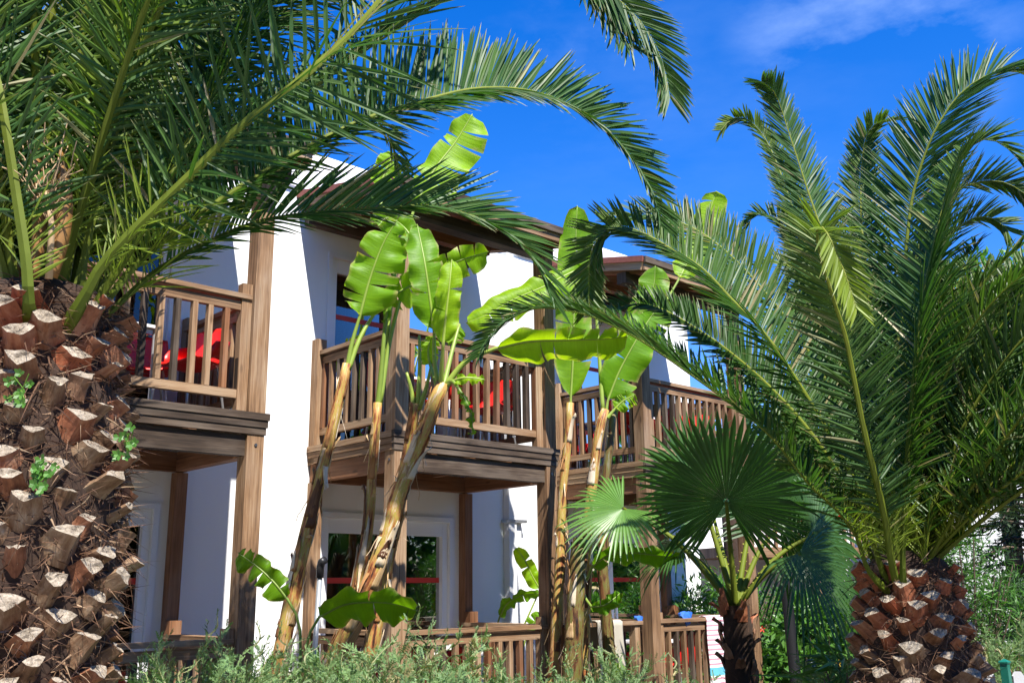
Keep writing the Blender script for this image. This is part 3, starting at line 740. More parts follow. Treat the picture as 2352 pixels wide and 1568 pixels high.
# ------------------------------------------------------------------ date palms
random.seed(11)
def frond_mesh(pts, name, parent, Lmax=.40, per_m=52, twist=0.0, twist2=None, vee=28, young=0.0, bare=.10, wid=.0105,
               rad0=.03, tipyoung=0.0, h=None, droop=.07, flat=1.0, loc=V((0,0,0)), bright=.5, ang0=62, ang1=33, wild=1.0, low=1.0, wl=.35):
    N=44; Lmax*=(1.2 if loc.x<0 else 1.1)
    C,Ltot=catmull(pts,N)
    if h is None:
        h=V((C[N//2].x-C[0].x, C[N//2].y-C[0].y,0))
        e=C[-1]-C[0]; 
        if h.length<.25*Ltot: h=h+V((e.x,e.y,0))*.6
    h=V(h); h.z=0; h.normalize()
    S0=h.cross(V((0,0,1))).normalized()
    mb=MB()
    # rachis
    rr=[]
    for k in range(N):
        t=k/(N-1); rr.append(rad0*.8*((1-t)**.9*.85+.10)*(1.7-.7*min(1,t/.07)))
    def frame(k):
        T=(C[min(k+1,N-1)]-C[max(k-1,0)]).normalized()
        S=(S0-T*S0.dot(T)).normalized(); Nn=S.cross(T)
        t=k/(N-1); tw=math.radians(twist+( (twist2-twist)*t if twist2 is not None else 0))
        return T, S*math.cos(tw)-Nn*math.sin(tw), Nn*math.cos(tw)+S*math.sin(tw)
    mb.tint=(young*.8,.5+rnd(-.1,.1),0)
    rings=[]
    for k in range(N):
        T,S,Nn=frame(k); r=rr[k]; mb.tint=(min(1,.06+young*.5+.5*(k/(N-1))),.42,0)
        rings.append([mb.vert(C[k]-loc+S*(r*1.15*math.cos(q))+Nn*(r*.8*math.sin(q))) for q in [2*math.pi*i/6 for i in range(6)]])
    for k in range(N-1):
        for i in range(6):
            mb.face((rings[k][i],rings[k][(i+1)%6],rings[k+1][(i+1)%6],rings[k+1][i]),1)
    mb.face(tuple(rings[-1]),1)
    # leaflets
    n=int(Ltot*(1-bare)*per_m)
    G=V((0,0,-1))
    fb=rnd(-.08,.08)
    for i in range(n):
        t=bare+(1-bare)*(i+.5)/n
        kf=t*(N-1); k=int(kf); fr=kf-k
        T,S,Nn=frame(k); P=C[k].lerp(C[min(k+1,N-1)],fr)
        q=(t-bare)/(1-bare)
        for sd in (-1,1):
            if q<.10:                                    # spines near the base
                ln=Lmax*(.28+.35*q/.10)*rnd(.7,1.25); wd=wid*.5; yg=.85; drp=0
                al=math.radians(rnd(38,70)); vv=math.radians(vee+rnd(-30,40))
            else:
                u=(q-.10)/.90
                ln=Lmax*(min(1,.55+1.6*u) if u<.3 else 1-.68*((u-.3)/.7)**1.5)*rnd(.86,1.1); wd=wid; yg=young+tipyoung*max(0,u-.4)/.6; drp=droop
                al=math.radians(ang0+(ang1-ang0)*u+rnd(-7,7)*(wild if u<wl or wild>1.6 else .7)); vv=math.radians(vee*(1-.2*u)+rnd(-1,1)*(22*wild if u<wl else 10*min(wild,1.6)))
                if sd>0: ln*=low
            side=(S*(sd*math.cos(vv))+Nn*math.sin(vv))
            D=(T*math.cos(al)+side*math.sin(al)).normalized()
            Wd=(T-D*T.dot(D)).normalized(); Nl=Wd.cross(D)
            if Nl.dot(Nn)<0: Nl=-Nl
            rl=rnd(-.5,.5); Wd,Nl=Wd*math.cos(rl)+Nl*math.sin(rl), Nl*math.cos(rl)-Wd*math.sin(rl)
            B=P+S*(sd*rr[k]*.9)+Nn*rr[k]*.2-loc
            bend=V((rnd(-.03,.03),rnd(-.03,.03),rnd(-.03,.03)))
            br=max(.25,bright+fb+rnd(-.16,.16)); yy=min(1,max(0,yg+rnd(-.1,.12)))
            dry=0 if random.random()>.03 else rnd(.3,.8)
            prev=None
            for (s,ww) in ((0,.45),(.25,1.0),(.62,.82),(.87,.42),(1.0,0)):
                c=B+D*(ln*s)+(G*drp+bend)*(ln*s*s)
                mb.tint=(yy,br,max(dry,.75 if (s==1.0 and ln>.15) else 0))
                if ww==0:
                    cur=[mb.vert(c)]
                else:
                    cur=[mb.vert(c-Wd*(wd*ww)+Nl*(wd*ww*.55*flat)),mb.vert(c),mb.vert(c+Wd*(wd*ww)+Nl*(wd*ww*.55*flat))]
                if prev:
                    if len(cur)==1: mb.face((prev[0],prev[1],cur[0])); mb.face((prev[1],prev[2],cur[0]))
                    else: mb.face((prev[0],prev[1],cur[1],cur[0])); mb.face((prev[1],prev[2],cur[2],cur[1]))
                prev=cur
    o=mb.build(name,[M['palm'],M['rachis']],parent)
    return o

def stub_mesh(wd,th,ln,red,tilt):
    """one sawn-off leaf base, axis along +z (outwards-up), n along y"""
    mb=MB(); mb.tint=(red,.5,0)
    sec=[(-.5,.12),(-.36,-.12),(-.15,-.40),(.02,-.5),(.17,-.38),(.36,-.10),(.5,.12),(.26,.28),(0,.34),(-.26,.28)]
    n=len(sec); rings=[]
    jit=[(rnd(-.04,.04),rnd(-.05,.05)) for _ in sec]
    lev=((-.4,1.5),(0,1.25),(.5,1.02),(1.0,.95))
    for z,k in lev:
        r=[]
        for i,(x,y) in enumerate(sec):
            zz=z*ln+(ln*tilt*y if z==1 else 0)+(rnd(-.07,.07)*ln if z==1 else 0)
            r.append(mb.vert(((x+jit[i][0])*wd*k*(1+rnd(-.03,.03)),(y+jit[i][1])*th*k*(1+rnd(-.03,.03)),zz)))
        rings.append(r)
    o=rnd(0,9)
    for a in range(len(rings)-1):
        for i in range(n):
            j=(i+1)%n
            mb.face((rings[a][i],rings[a][j],rings[a+1][j],rings[a+1][i]),0,[(lev[a][0]*ln*6+o,i/n*.5),(lev[a][0]*ln*6+o,(i+1)/n*.5),(lev[a+1][0]*ln*6+o,(i+1)/n*.5),(lev[a+1][0]*ln*6+o,i/n*.5)])
    c=mb.vert((rnd(-.1,.1)*wd,rnd(-.1,.1)*th,ln*(1+rnd(-.12,.03))))
    inner=[mb.vert(tuple((V(mb.v[q])*.55+V(mb.v[c])*.45)+V((0,0,rnd(-.07,.07)*ln)))) for q in rings[-1]]
    for i in range(n):
        j=(i+1)%n
        mb.face((rings[-1][i],rings[-1][j],inner[j],inner[i]),1); mb.face((inner[i],inner[j],c),1)
    return mb

def date_palm(name,label,base,zc,radf,z0,n_stub,stubw,n_fib,seed,keep=100):
    """trunk with sawn leaf bases; radf(z) gives the radius"""
    random.seed(seed)
    root=thing(name,label,'palm tree',V((base.x,base.y,0)))
    zs=[zc*k/40 for k in range(41)]
    t=MB(); t.tint=(0,.4,0)
    rows=[]
    for z in zs:
        rows.append([(radf(z)*(1+.08*noise.noise(V((math.cos(a)*3,math.sin(a)*3,z*5+seed))))*math.cos(a),radf(z)*(1+.08*noise.noise(V((math.cos(a)*3,math.sin(a)*3,z*5+seed))))*math.sin(a),z) for a in [2*math.pi*i/40 for i in range(41)]])
    # domed top
    for k in range(1,6):
        q=k/5*math.pi/2
        rows.append([(radf(zc)*math.cos(q)*math.cos(a),radf(zc)*math.cos(q)*math.sin(a),zc+.12*math.sin(q)) for a in [2*math.pi*i/40 for i in range(41)]])
    t.grid(rows); trunk=t.build('trunk',M['core'],root,True)
    # stubs
    cand=[]
    for i in range(n_stub):
        z=z0+(zc-z0)*(i+.5)/n_stub; a=i*2.39996+rnd(-.12,.12)
        p=V((math.cos(a)*radf(z),math.sin(a)*radf(z),z))
        w_=p+V((base.x,base.y,0))
        vis=(V((-w_.x,-w_.y,0)).normalized().dot(V((math.cos(a),math.sin(a),0))))
        px=pix(w_); inside=px is not None and -40<px[0]<2392 and px[1]<1640
        cand.append((-(vis+(0 if inside else -3)),i,a,z))
    cand.sort()
    rest=MB(); rest_f=0
    for rank,(sc_,i,a,z) in enumerate(cand):
        f=(z-z0)/(zc-z0)
        o=V((math.cos(a),math.sin(a),0)); u=V((0,0,1)); tg=V((-math.sin(a),math.cos(a),0))
        el=math.radians(rnd(18,46)+6*f)
        d=(o*math.cos(el)+u*math.sin(el)).normalized(); nn=d.cross(tg)
        if nn.z<0: nn=-nn
        tg=nn.cross(d)
        wd=stubw*rnd(.6,1.3); red=max(0,min(1,(f-.80)*3.4+rnd(-.1,.3)*(1 if f>.5 else .3)+(.35 if base.x>0 else 0)))
        if random.random()<.16: red=min(1,red+.45)
        m=stub_mesh(wd,wd*rnd(.6,.85),stubw*rnd(.45,.95),red,rnd(-.55,.15))
        P=o*(radf(z)*.99)+V((0,0,z))
        sk=rnd(-.3,.3)
        tg2=tg*math.cos(sk)+nn*math.sin(sk); nn2=nn*math.cos(sk)-tg*math.sin(sk)
        R=Matrix((tg2,nn2,d)).transposed()
        m.v=[tuple(P+R@V(q)) for q in m.v]
        if rank<keep: m.build('leaf_stub',[M['stub'],M['cut']],root)
        else:
            off=len(rest.v); rest.v+=m.v; rest.col+=m.col; rest.f+=[tuple(k+off for k in f_) for f_ in m.f]; rest.m+=m.m; rest.uv+=m.uv
    if rest.v: props(rest.build('leaf_stubs',[M['stub'],M['cut']],root),kind='stuff')
    # fibres
    fb=MB()
    for i in range(n_fib):
        z=rnd(z0,zc+.05); a=rnd(0,2*math.pi); r=radf(min(z,zc))*rnd(.99,1.06)
        o=V((math.cos(a),math.sin(a),0)); tg=V((-math.sin(a),math.cos(a),0))
        fb.tint=(0,max(0,min(1,random.gauss(.42,.25))),0)
        if random.random()<.6: d=(tg*random.choice((-1,1))*rnd(.4,1)+V((0,0,rnd(-.5,.35)))+o*rnd(.12,.6)).normalized()
        else: d=(o*rnd(.4,1)+tg*rnd(-.6,.6)+V((0,0,rnd(-.7,.8)))).normalized()
        ln=rnd(.03,.12)*(1.4 if random.random()<.15 else 1); w_=rnd(.0014,.004)
        P=o*r+V((0,0,z)); wv=d.cross(V((rnd(-1,1),rnd(-1,1),rnd(-1,1)))).normalized()*w_
        bend=V((rnd(-.8,.8),rnd(-.8,.8),rnd(-1.1,.3)))*ln
        q1=P+d*ln*.5+bend*.25; q2=P+d*ln+bend
        fb.poly([P-wv,P+wv,q1+wv*.8,q1-wv*.8]); fb.poly([q1-wv*.8,q1+wv*.8,q2])
    fb.build('fibre',M['fibre'],root)
    return root

def grow(base,az,e0,Ln,bend,ring,zc,sag=0.0):
    """a frond that leaves the crown at azimuth az and elevation e0 and arches over"""
    h=V((math.cos(az),math.sin(az),0)); p=base+h*ring+V((0,0,zc)); out=[p.copy()]
    n=14
    for k in range(n):
        t=(k+.5)/n; e=e0-bend*t**1.7
        p=p+(h*math.cos(e)+V((0,0,1))*math.sin(e))*(Ln/n); out.append(p.copy())
    return out
def free(pts,boxes,half=0.0):
    for p in pts:
        q=pix(p)
        if q is None: return False
        for (x0,x1,y0,y1) in boxes:
            if x0<q[0]<x1 and y0<q[1]<y1: return False
    return True

# ---- the big palm on the left
LB=at(100,690,4.4); LBASE=V((LB.x,LB.y,0)); LZ=LB.z-.04
def rad_l(z):
    t=z/LZ
    return .315+.075*math.sin(min(1,max(0,(t-.35)/.55))*math.pi)**.8+.03*(1-t)
left_palm=date_palm('date_palm','big date palm at the left, thick trunk of grey sawn leaf bases',LBASE,LZ,rad_l,.35,285,.122,11000,21)
left_palm['category']='palm tree'
def tr(lst): return [at(x,y,d) for x,y,d in lst]
LF=[ # traced fronds: points (x, y, distance), options
 (tr([(190,690,4.12),(250,590,4.05),(430,410,3.95),(560,285,3.9),(700,175,3.9),(850,30,3.95),(960,-140,4.05),(1050,-330,4.25),(1110,-480,4.6)]),dict(twist=78,Lmax=.48,rad0=.036,vee=8,per_m=38)),
 (tr([(245,690,4.3),(330,590,4.35),(463,490,4.4),(600,400,4.5),(799,290,4.7),(960,235,4.9),(1100,203,5.1),(1230,212,5.3),(1350,265,5.5),(1445,355,5.6),(1500,450,5.7),(1516,520,5.75)]),dict(twist=58,twist2=66,Lmax=.48,rad0=.026,vee=22,per_m=84,low=.55,ang0=60,ang1=42)),
 (tr([(260,710,4.4),(360,622,4.5),(463,563,4.6),(579,514,4.7),(694,492,4.8),(880,478,5.0),(1000,474,5.1),(1130,515,5.25),(1220,590,5.35),(1270,690,5.4)]),dict(twist=62,twist2=60,Lmax=.50,rad0=.022,vee=20,ang0=44,ang1=16,per_m=48,bright=.62,low=.45)),
 (tr([(66,690,4.02),(60,600,3.98),(38,450,3.95),(8,260,3.9),(-18,120,3.9),(-40,-100,3.95),(-80,-400,4.2)]),dict(twist=15,Lmax=.44,rad0=.036,h=(-.5,-.8,0))),
 (tr([(130,690,4.35),(150,550,4.42),(185,370,4.5),(218,230,4.55),(259,79,4.6),(285,-20,4.7),(330,-220,4.9),(400,-420,5.2)]),dict(twist=-25,Lmax=.44,rad0=.032,h=(.8,.5,0))),
 (tr([(175,690,4.5),(205,480,4.7),(259,218,4.9),(287,28,5.1),(320,-150,5.3),(420,-330,5.6)]),dict(twist=0,Lmax=.42,rad0=.03,young=.3,h=(.3,.9,0))),
 (tr([(205,690,4.65),(330,480,5.0),(480,320,5.3),(620,235,5.6),(730,203,5.8),(820,233,6.0),(885,300,6.1),(918,390,6.15)]),dict(twist=10,Lmax=.34,rad0=.026,young=.15,per_m=50)),
 (tr([(150,690,4.55),(230,430,4.6),(400,180,4.7),(700,-120,5.0),(1000,-230,5.2),(1250,-150,5.4),(1400,-20,5.5),(1480,62,5.55),(1522,145,5.6),(1538,225,5.6)]),dict(twist=75,twist2=85,Lmax=.54,rad0=.028,per_m=76,vee=10)),
 (tr([(160,690,4.5),(240,420,4.6),(420,150,4.75),(720,-170,5.0),(1000,-290,5.2),(1200,-230,5.35),(1320,-110,5.45),(1400,30,5.5),(1450,110,5.5)]),dict(twist=75,twist2=85,Lmax=.46,rad0=.028,per_m=70,vee=12)),
 (tr([(215,690,4.5),(300,560,4.7),(450,400,4.95),(640,260,5.2),(820,130,5.4),(990,20,5.6),(1200,-90,5.8)]),dict(twist=5,Lmax=.38,rad0=.026,young=.1)),
 (tr([(225,690,4.25),(320,540,4.2),(430,330,4.25),(540,120,4.4),(650,-100,4.6),(760,-260,4.9)]),dict(twist=35,Lmax=.42,rad0=.028)),
 (tr([(20,700,4.3),(-40,560,4.3),(-140,400,4.3),(-260,280,4.3),(-420,230,4.4)]),dict(twist=-30,Lmax=.42,rad0=.03)),
 (tr([(100,690,4.6),(60,480,4.9),(20,300,5.2),(-10,140,5.5),(-60,20,5.8)]),dict(twist=0,Lmax=.42,rad0=.028,young=.15)),
]
for i,(pts,kw) in enumerate(LF): frond_mesh([(LBASE+V((0,0,LZ-.20))).lerp(V((pts[0].x,pts[0].y,LZ-.16)),.55)]+pts,'frond',left_palm,loc=LBASE,wild=(1.1 if i in (1,2,7) else 2.6),**kw)
random.seed(5)
boxes_l=[(470,2352,95,1568),(-300,470,640,1568),(330,470,560,1568)]
cnt=0; i=0
while cnt<25 and i<1200:
    i+=1
    az=i*2.39996; e0=math.radians(rnd(38,86)); Ln=rnd(2.6,3.5)
    pts=grow(LBASE,az,e0,Ln,rnd(.5,1.5),rnd(.05,.2),LZ+.02)
    if not free(pts[4:],boxes_l): continue
    q=pix(pts[8])
    if math.sin(az)<-.55 and e0<1.0: continue
    frond_mesh(pts,'frond',left_palm,loc=LBASE,Lmax=rnd(.38,.46),twist=rnd(-45,45),vee=rnd(10,34),young=rnd(0,.45),rad0=.028,per_m=38,bare=.08,wild=2.6,bright=rnd(.45,.75))
    cnt+=1
# dry flower stalk with its spathe
def fs():
    mb=MB()
    root_=at(112,640,4.05)-LBASE; tip=at(105,400,4.0)-LBASE
    for k in range(46):
        e=tip+V((rnd(-.17,.17),rnd(-.1,.1),rnd(-.14,.22)))
        st=root_.lerp(tip,rnd(.55,.85)); m_=st.lerp(e,.5)+V((rnd(-.03,.03),rnd(-.03,.03),rnd(0,.05)))
        pts,_=catmull([st,m_,e],8)
        pts=[p+V((rnd(-.006,.006),rnd(-.006,.006),rnd(-.006,.006))) for p in pts]
        mb.tube(pts,.0028,4,caps=False)
    mb.tube([root_,root_.lerp(tip,.5)+V((.02,0,0)),root_.lerp(tip,.85)],[.018,.014,.008],6)
    mb.build('flower_stalk',M['straw'],left_palm,True)
    for (x0,y0,x1,y1,wd) in ((118,640,142,350,.045),(80,640,82,330,.03)):
        a=at(x0,y0,4.1)-LBASE; b=at(x1,y1,4.06)-LBASE; s=MB(); rows=[]
        for k in range(15):
            t=k/14; c=a.lerp(b,t)+V((.02*math.sin(t*3),0,0)); w_=wd*math.sin(math.pi*min(1,(.12+t*.88)))**.8+.004
            rows.append([c+V((w_*q,.035*(abs(q)**2)-.03,0)) for q in (-1,-.6,-.2,.2,.6,1)])
        s.grid(rows); o=s.build('spathe',M['spathe'],left_palm,True); o.modifiers.new('thickness','SOLIDIFY').thickness=.006
fs()

# ---- the palm on the right
RD=6.2
RB=at(2085,1310,RD); RBASE=V((RB.x,RB.y,0)); RZ=RB.z
def rad_r(z):
    t=z/RZ
    return .24+.125*min(1,(1-t)*1.7)
right_palm=date_palm('date_palm','date palm on the right, stout brown trunk and tall fronds against the sky',RBASE,RZ,rad_r,.12,165,.108,5500,33)
def trr(lst):
    n=len(lst); out=[]
    for x,y,d in lst: out.append(at(x,y,RD+d))
    return out
RF=[
 ('a',[(1995,1310,-.25),(1965,1225,-.35),(1916,1162,-.45),(1862,1113,-.5),(1778,1008,-.5),(1720,956,-.5),(1664,914,-.5),(1581,855,-.45),(1522,814,-.4),(1456,772,-.35),(1383,737,-.3),(1321,716,-.3),(1234,708,-.3),(1164,737,-.3),(1122,779,-.3),(1100,820,-.3)],dict(twist=-45,twist2=-30,Lmax=.34,vee=26,per_m=70,ang0=68,ang1=40,wild=.9)),
 ('b',[(2019,1290,-.2),(1984,1152,-.3),(1940,1063,-.4),(1866,931,-.45),(1778,795,-.45),(1727,734,-.4),(1678,685,-.35),(1616,619,-.3),(1546,574,-.25),(1477,535,-.2),(1420,520,-.2),(1380,540,-.2),(1357,588,-.2),(1353,647,-.2),(1354,712,-.2)],dict(twist=-55,twist2=-70,Lmax=.38,vee=20,per_m=76,ang0=70,ang1=42,wild=.8,tipyoung=.3)),
 ('c',[(2040,1290,.1),(1990,1090,.2),(1900,880,.3),(1820,750,.35),(1746,658,.4),(1686,594,.4),(1621,541,.45),(1552,506,.5),(1500,494,.5),(1455,499,.5),(1413,518,.5),(1375,550,.5)],dict(twist=-50,Lmax=.40,vee=20,per_m=74,ang0=72,ang1=44,wild=.8,young=.1)),
 ('d',[(2025,1295,-.05),(1960,1140,0),(1860,990,.05),(1760,880,.1),(1661,796,.1),(1616,765,.1),(1567,734,.1),(1519,709,.1),(1470,697,.1),(1428,704,.1),(1385,728,.1)],dict(twist=-52,Lmax=.34,vee=20,per_m=76,ang0=70,ang1=42,wild=.8)),
 ('e',[(2052,1310,-.3),(2033,1191,-.45),(2004,1068,-.6),(1979,960,-.7),(1945,786,-.85),(1922,711,-.92),(1899,637,-1.0),(1876,545,-1.05),(1885,520,-1.12),(1905,545,-1.2),(1930,600,-1.22),(1950,655,-1.24),(1968,712,-1.25)],dict(h=(-.15,-1,0),twist=0,Lmax=.34,vee=14,per_m=52,tipyoung=.95)),
 ('f',[(2060,1290,.1),(2010,1000,.25),(1950,750,.35),(1885,526,.45),(1857,443,.5),(1830,360,.5),(1807,290,.5),(1788,232,.45),(1770,202,.35),(1748,188,.25)],dict(h=(-.3,1,0),twist=180,Lmax=.42,vee=6,per_m=72)),
 ('g',[(2075,1290,.15),(2030,950,.35),(2000,720,.5),(1980,535,.6),(1977,443,.65),(1980,373,.65),(1990,313,.6),(2015,282,.5),(2057,276,.4)],dict(h=(.1,1,0),twist=180,Lmax=.36,vee=8,per_m=72,tipyoung=.2)),
 ('h',[(2090,1290,.05),(2082,900,.15),(2080,640,.2),(2084,545,.2),(2098,443,.2),(2126,350,.15),(2158,281,.1),(2205,216,.05),(2265,174,0),(2320,163,-.05),(2380,185,-.1),(2430,260,-.1),(2450,330,-.1)],dict(twist=60,twist2=25,h=(1,.3,0),Lmax=.50,vee=14,per_m=70)),
 ('i',[(2073,1310,-.3),(2082,1073,-.4),(2097,897,-.5),(2112,739,-.55),(2131,628,-.55),(2154,526,-.55),(2177,434,-.5),(2205,369,-.45),(2237,332,-.4),(2274,320,-.4),(2320,346,-.4),(2352,385,-.4)],dict(twist=50,twist2=20,h=(1,-.4,0),Lmax=.44,vee=14,per_m=68,tipyoung=.35)),
 ('j',[(2095,1290,.3),(2110,1000,.5),(2130,740,.6),(2172,560,.7),(2205,520,.7),(2242,499,.7),(2283,503,.7),(2316,530,.65)],dict(twist=-48,Lmax=.44,vee=18,per_m=70,young=.3)),
 ('k',[(2090,1290,.25),(2110,950,.4),(2145,640,.5),(2191,457,.5),(2228,424,.5),(2274,415,.5),(2320,424,.5),(2375,460,.5)],dict(twist=-45,Lmax=.44,vee=16,per_m=68,young=.12)),
 ('l',[(2117,1310,-.2),(2141,1167,-.25),(2190,1093,-.3),(2254,995,-.35),(2313,911,-.35),(2380,830,-.35),(2480,760,-.35)],dict(twist=30,Lmax=.42,vee=20)),
 ('m',[(2107,1295,0),(2141,1073,.05),(2181,960,.1),(2215,872,.1),(2251,776,.1),(2288,707,.1),(2320,661,.1),(2380,600,.1),(2460,570,.1)],dict(twist=25,Lmax=.42,vee=22)),
 ('n',[(2135,1300,0),(2215,1132,0),(2279,1044,0),(2338,985,0),(2420,930,0),(2500,920,0)],dict(twist=35,Lmax=.40,vee=22,young=.1)),
 ('o',[(2065,1300,-.15),(2050,1150,-.2),(2045,980,-.2),(2060,800,-.15),(2090,640,-.05),(2130,520,.05),(2190,440,.15)],dict(h=(.5,.6,0),twist=150,Lmax=.36,vee=10)),
 ('q',[(2050,1290,.3),(1985,980,.6),(1900,720,.9),(1835,570,1.1),(1797,514,1.15),(1765,494,1.2),(1737,494,1.2),(1712,520,1.2)],dict(twist=-25,Lmax=.30,vee=22,per_m=50)),
 ('r',[(2060,1290,.35),(1960,880,.75),(1850,560,1.1),(1790,390,1.25),(1765,332,1.3),(1742,297,1.3),(1712,272,1.25),(1680,274,1.2),(1656,300,1.15)],dict(twist=-20,Lmax=.27,vee=22,per_m=50,tipyoung=.5)),
 ('s',[(2010,1295,.1),(1930,1120,.3),(1840,980,.5),(1760,880,.7),(1680,830,.8)],dict(twist=-25,Lmax=.38,vee=24,young=.2)),
 ('t',[(2080,1290,.4),(2075,1000,.8),(2090,760,1.2),(2120,600,1.5),(2160,520,1.7)],dict(h=(.1,1,0),twist=180,Lmax=.38,vee=14,young=.35)),
 ('u',[(2065,1290,.4),(2000,1010,.9),(1930,800,1.3),(1850,650,1.6),(1790,600,1.8),(1740,610,1.9)],dict(twist=-10,Lmax=.36,vee=20,young=.3)),
 ('v',[(2120,1300,.2),(2180,1080,.5),(2240,860,.8),(2300,700,1.0),(2370,620,1.1)],dict(twist=0,Lmax=.38,vee=22,young=.25)),
 ('w',[(2045,1300,.2),(2010,1120,.45),(1970,960,.7),(1930,820,.95),(1900,720,1.2)],dict(h=(-.3,1,0),twist=180,Lmax=.38,vee=12,young=.3)),
]
for nm,pts,kw in RF:
    kw=dict(kw); kw.setdefault('rad0',.026); kw['per_m']=kw.get('per_m',52)+14; kw.setdefault('wid',.0088); kw.setdefault('wl',.40); kw.setdefault('wild',1.4)
    q_=trr(pts); frond_mesh([(RBASE+V((0,0,RZ-.14))).lerp(V((q_[0].x,q_[0].y,RZ-.12)),.5)]+q_,'frond',right_palm,loc=RBASE,**kw)
random.seed(8)
boxes_r=[(0,1760,0,1568),(1760,1990,0,640),(1990,2352,0,230)]
cnt=0;i=0
while cnt<36 and i<2600:
    i+=1; az=i*2.39996; e0=math.radians(rnd(35,80))
    e0=e0 if cnt<18 else math.radians(rnd(62,88)); pts=grow(RBASE,az,e0,rnd(1.9,2.7),rnd(.4,1.2),rnd(.04,.14),RZ+.02)
    if math.sin(az)<.1 and math.cos(az)<.4: continue
    if not free(pts[3:],boxes_r): continue
    frond_mesh(pts,'frond',right_palm,loc=RBASE,Lmax=rnd(.36,.42),twist=rnd(-30,30),vee=rnd(14,30),young=rnd(0,.16),rad0=.022,per_m=50,wild=2.0,wid=.009,bright=rnd(.34,.5)); cnt+=1

# ------------------------------------------------------------------ fan palm
def fan_leaf(hub, nrm, axis, R, spread, n, parent, loc, split=.55, droopy=.25, young=0.0, bright=.5, cone=.12, rmin=1.0):
    """pleated fan blade: hub, blade normal, axis (direction of the middle segment)"""
    nrm=V(nrm).normalized(); axis=V(axis); axis=(axis-nrm*axis.dot(nrm)).normalized(); sd=nrm.cross(axis)
    mb=MB()
    for i in range(n):
        a=(i/(n-1)-.5)*spread+rnd(-.005,.005); da=spread/(n-1)*.5
        Rl=R*(.80+.20*math.cos(a*.75))*(rnd(.9,1.05) if random.random()>.07 else rnd(.6,.85))
        dm=axis*math.cos(a)+sd*math.sin(a)
        dl=axis*math.cos(a-da)+sd*math.sin(a-da); dr=axis*math.cos(a+da)+sd*math.sin(a+da)
        mb.tint=(min(1,max(0,young+rnd(-.1,.1))),bright+rnd(-.1,.1),0)
        pr=None
        br=rnd(0,1)
        dro=droopy*rnd(.4,1.6)+(.5 if random.random()<.08 else 0)
        for s in (.03,.25,.5,.66,.82,.93,1.0):
            r=Rl*s
            wv=1.0 if s<=split else max(0,(1-(s-split)/(1-split)))**.9
            base=hub-loc+nrm*(cone*r*(1-s*.6))
            g=V((0,0,-1))*(dro*Rl*max(0,s-.45)**2*1.6)
            fold=.013*R*s*(1 if s<=split else wv)
            c=base+dm*r+g-nrm*fold
            if s==1.0: mb.tint=(mb.tint[0],mb.tint[1],.5)
            l=base+(dm*(1-wv)+dl*wv).normalized()*r+g+nrm*fold*.6
            q=base+(dm*(1-wv)+dr*wv).normalized()*r+g+nrm*fold*.6
            cur=[mb.vert(l),mb.vert(c),mb.vert(q)]
            if pr:
                mb.face((pr[0],pr[1],cur[1],cur[0])); mb.face((pr[1],pr[2],cur[2],cur[1]))
            pr=cur
        # a thread at the tip
        if random.random()<.5:
            e=V(mb.v[pr[1]]); d=dm*.05*R+V((rnd(-.05,.05),rnd(-.05,.05),-rnd(.02,.14)))*R
            mb.tint=(.6,.8,.5); mb.poly([e,e+V((.002,0,.002)),e+d])
    return mb.build('fan_leaf',M['fan'],parent)
FD=9.2
fb=at(1690,1395,FD); FB=V((fb.x,fb.y,0))
fan=thing('fan_palm','young fan palm with dark rough trunk and round pleated leaves, right of centre','palm tree',FB)
def fp(x,y,d): return at(x,y,FD+d)
t=MB(); rows=[]
zt_=fb.z+.02
for k in range(31):
    z=zt_*k/30; r0=.155-.035*(k/30)
    rows.append([(( (at(1690+(1-k/30)*6,1395,FD).x-fb.x)+r0*(1+.16*noise.noise(V((math.cos(a)*2.5,math.sin(a)*2.5,z*9))))*math.cos(a)),r0*(1+.16*noise.noise(V((math.cos(a)*2.5,math.sin(a)*2.5,z*9))))*math.sin(a),z) for a in [2*math.pi*i/24 for i in range(25)]])
t.grid(rows); t.build('trunk',M['core'],fan,True)
random.seed(40)
for i in range(46):                                   # old split boots
    z=rnd(.1,zt_-.02); a=i*2.39996; o=V((math.cos(a),math.sin(a),0)); tg=V((-math.sin(a),math.cos(a),0))
    m=MB(); m.tint=(.25+.5*(z>zt_-.25),.4,0); b=o*.12+V((0,0,z)); e=rnd(.08,.2); k=rnd(.02,.11)
    m.grid([[b-tg*.05,b+o*.02,b+tg*.05],[b-tg*.04+V((0,0,e*.6))+o*.03,b+o*.05+V((0,0,e*.6)),b+tg*.04+V((0,0,e*.6))+o*.03],[b-tg*.025+V((0,0,e))+o*k,b+o*(k+.02)+V((0,0,e*.9)),b+tg*.02+V((0,0,e*1.05))+o*k]])
    oo=m.build('leaf_stub',M['stub'],fan); oo.modifiers.new('thickness','SOLIDIFY').thickness=.014
fbm=MB()
for i in range(700):
    z=rnd(.05,zt_+.02); a=rnd(0,6.283); o=V((math.cos(a),math.sin(a),0)); P=o*.135+V((0,0,z)); d=(o*rnd(.3,1)+V((rnd(-.6,.6),rnd(-.6,.6),rnd(-.3,1)))).normalized()*rnd(.03,.1); fbm.tint=(0,rnd(0,.6),0)
    fbm.poly([P,P+V((.003,0,.002)),P+d])
fbm.build('fibre',M['fibre'],fan)
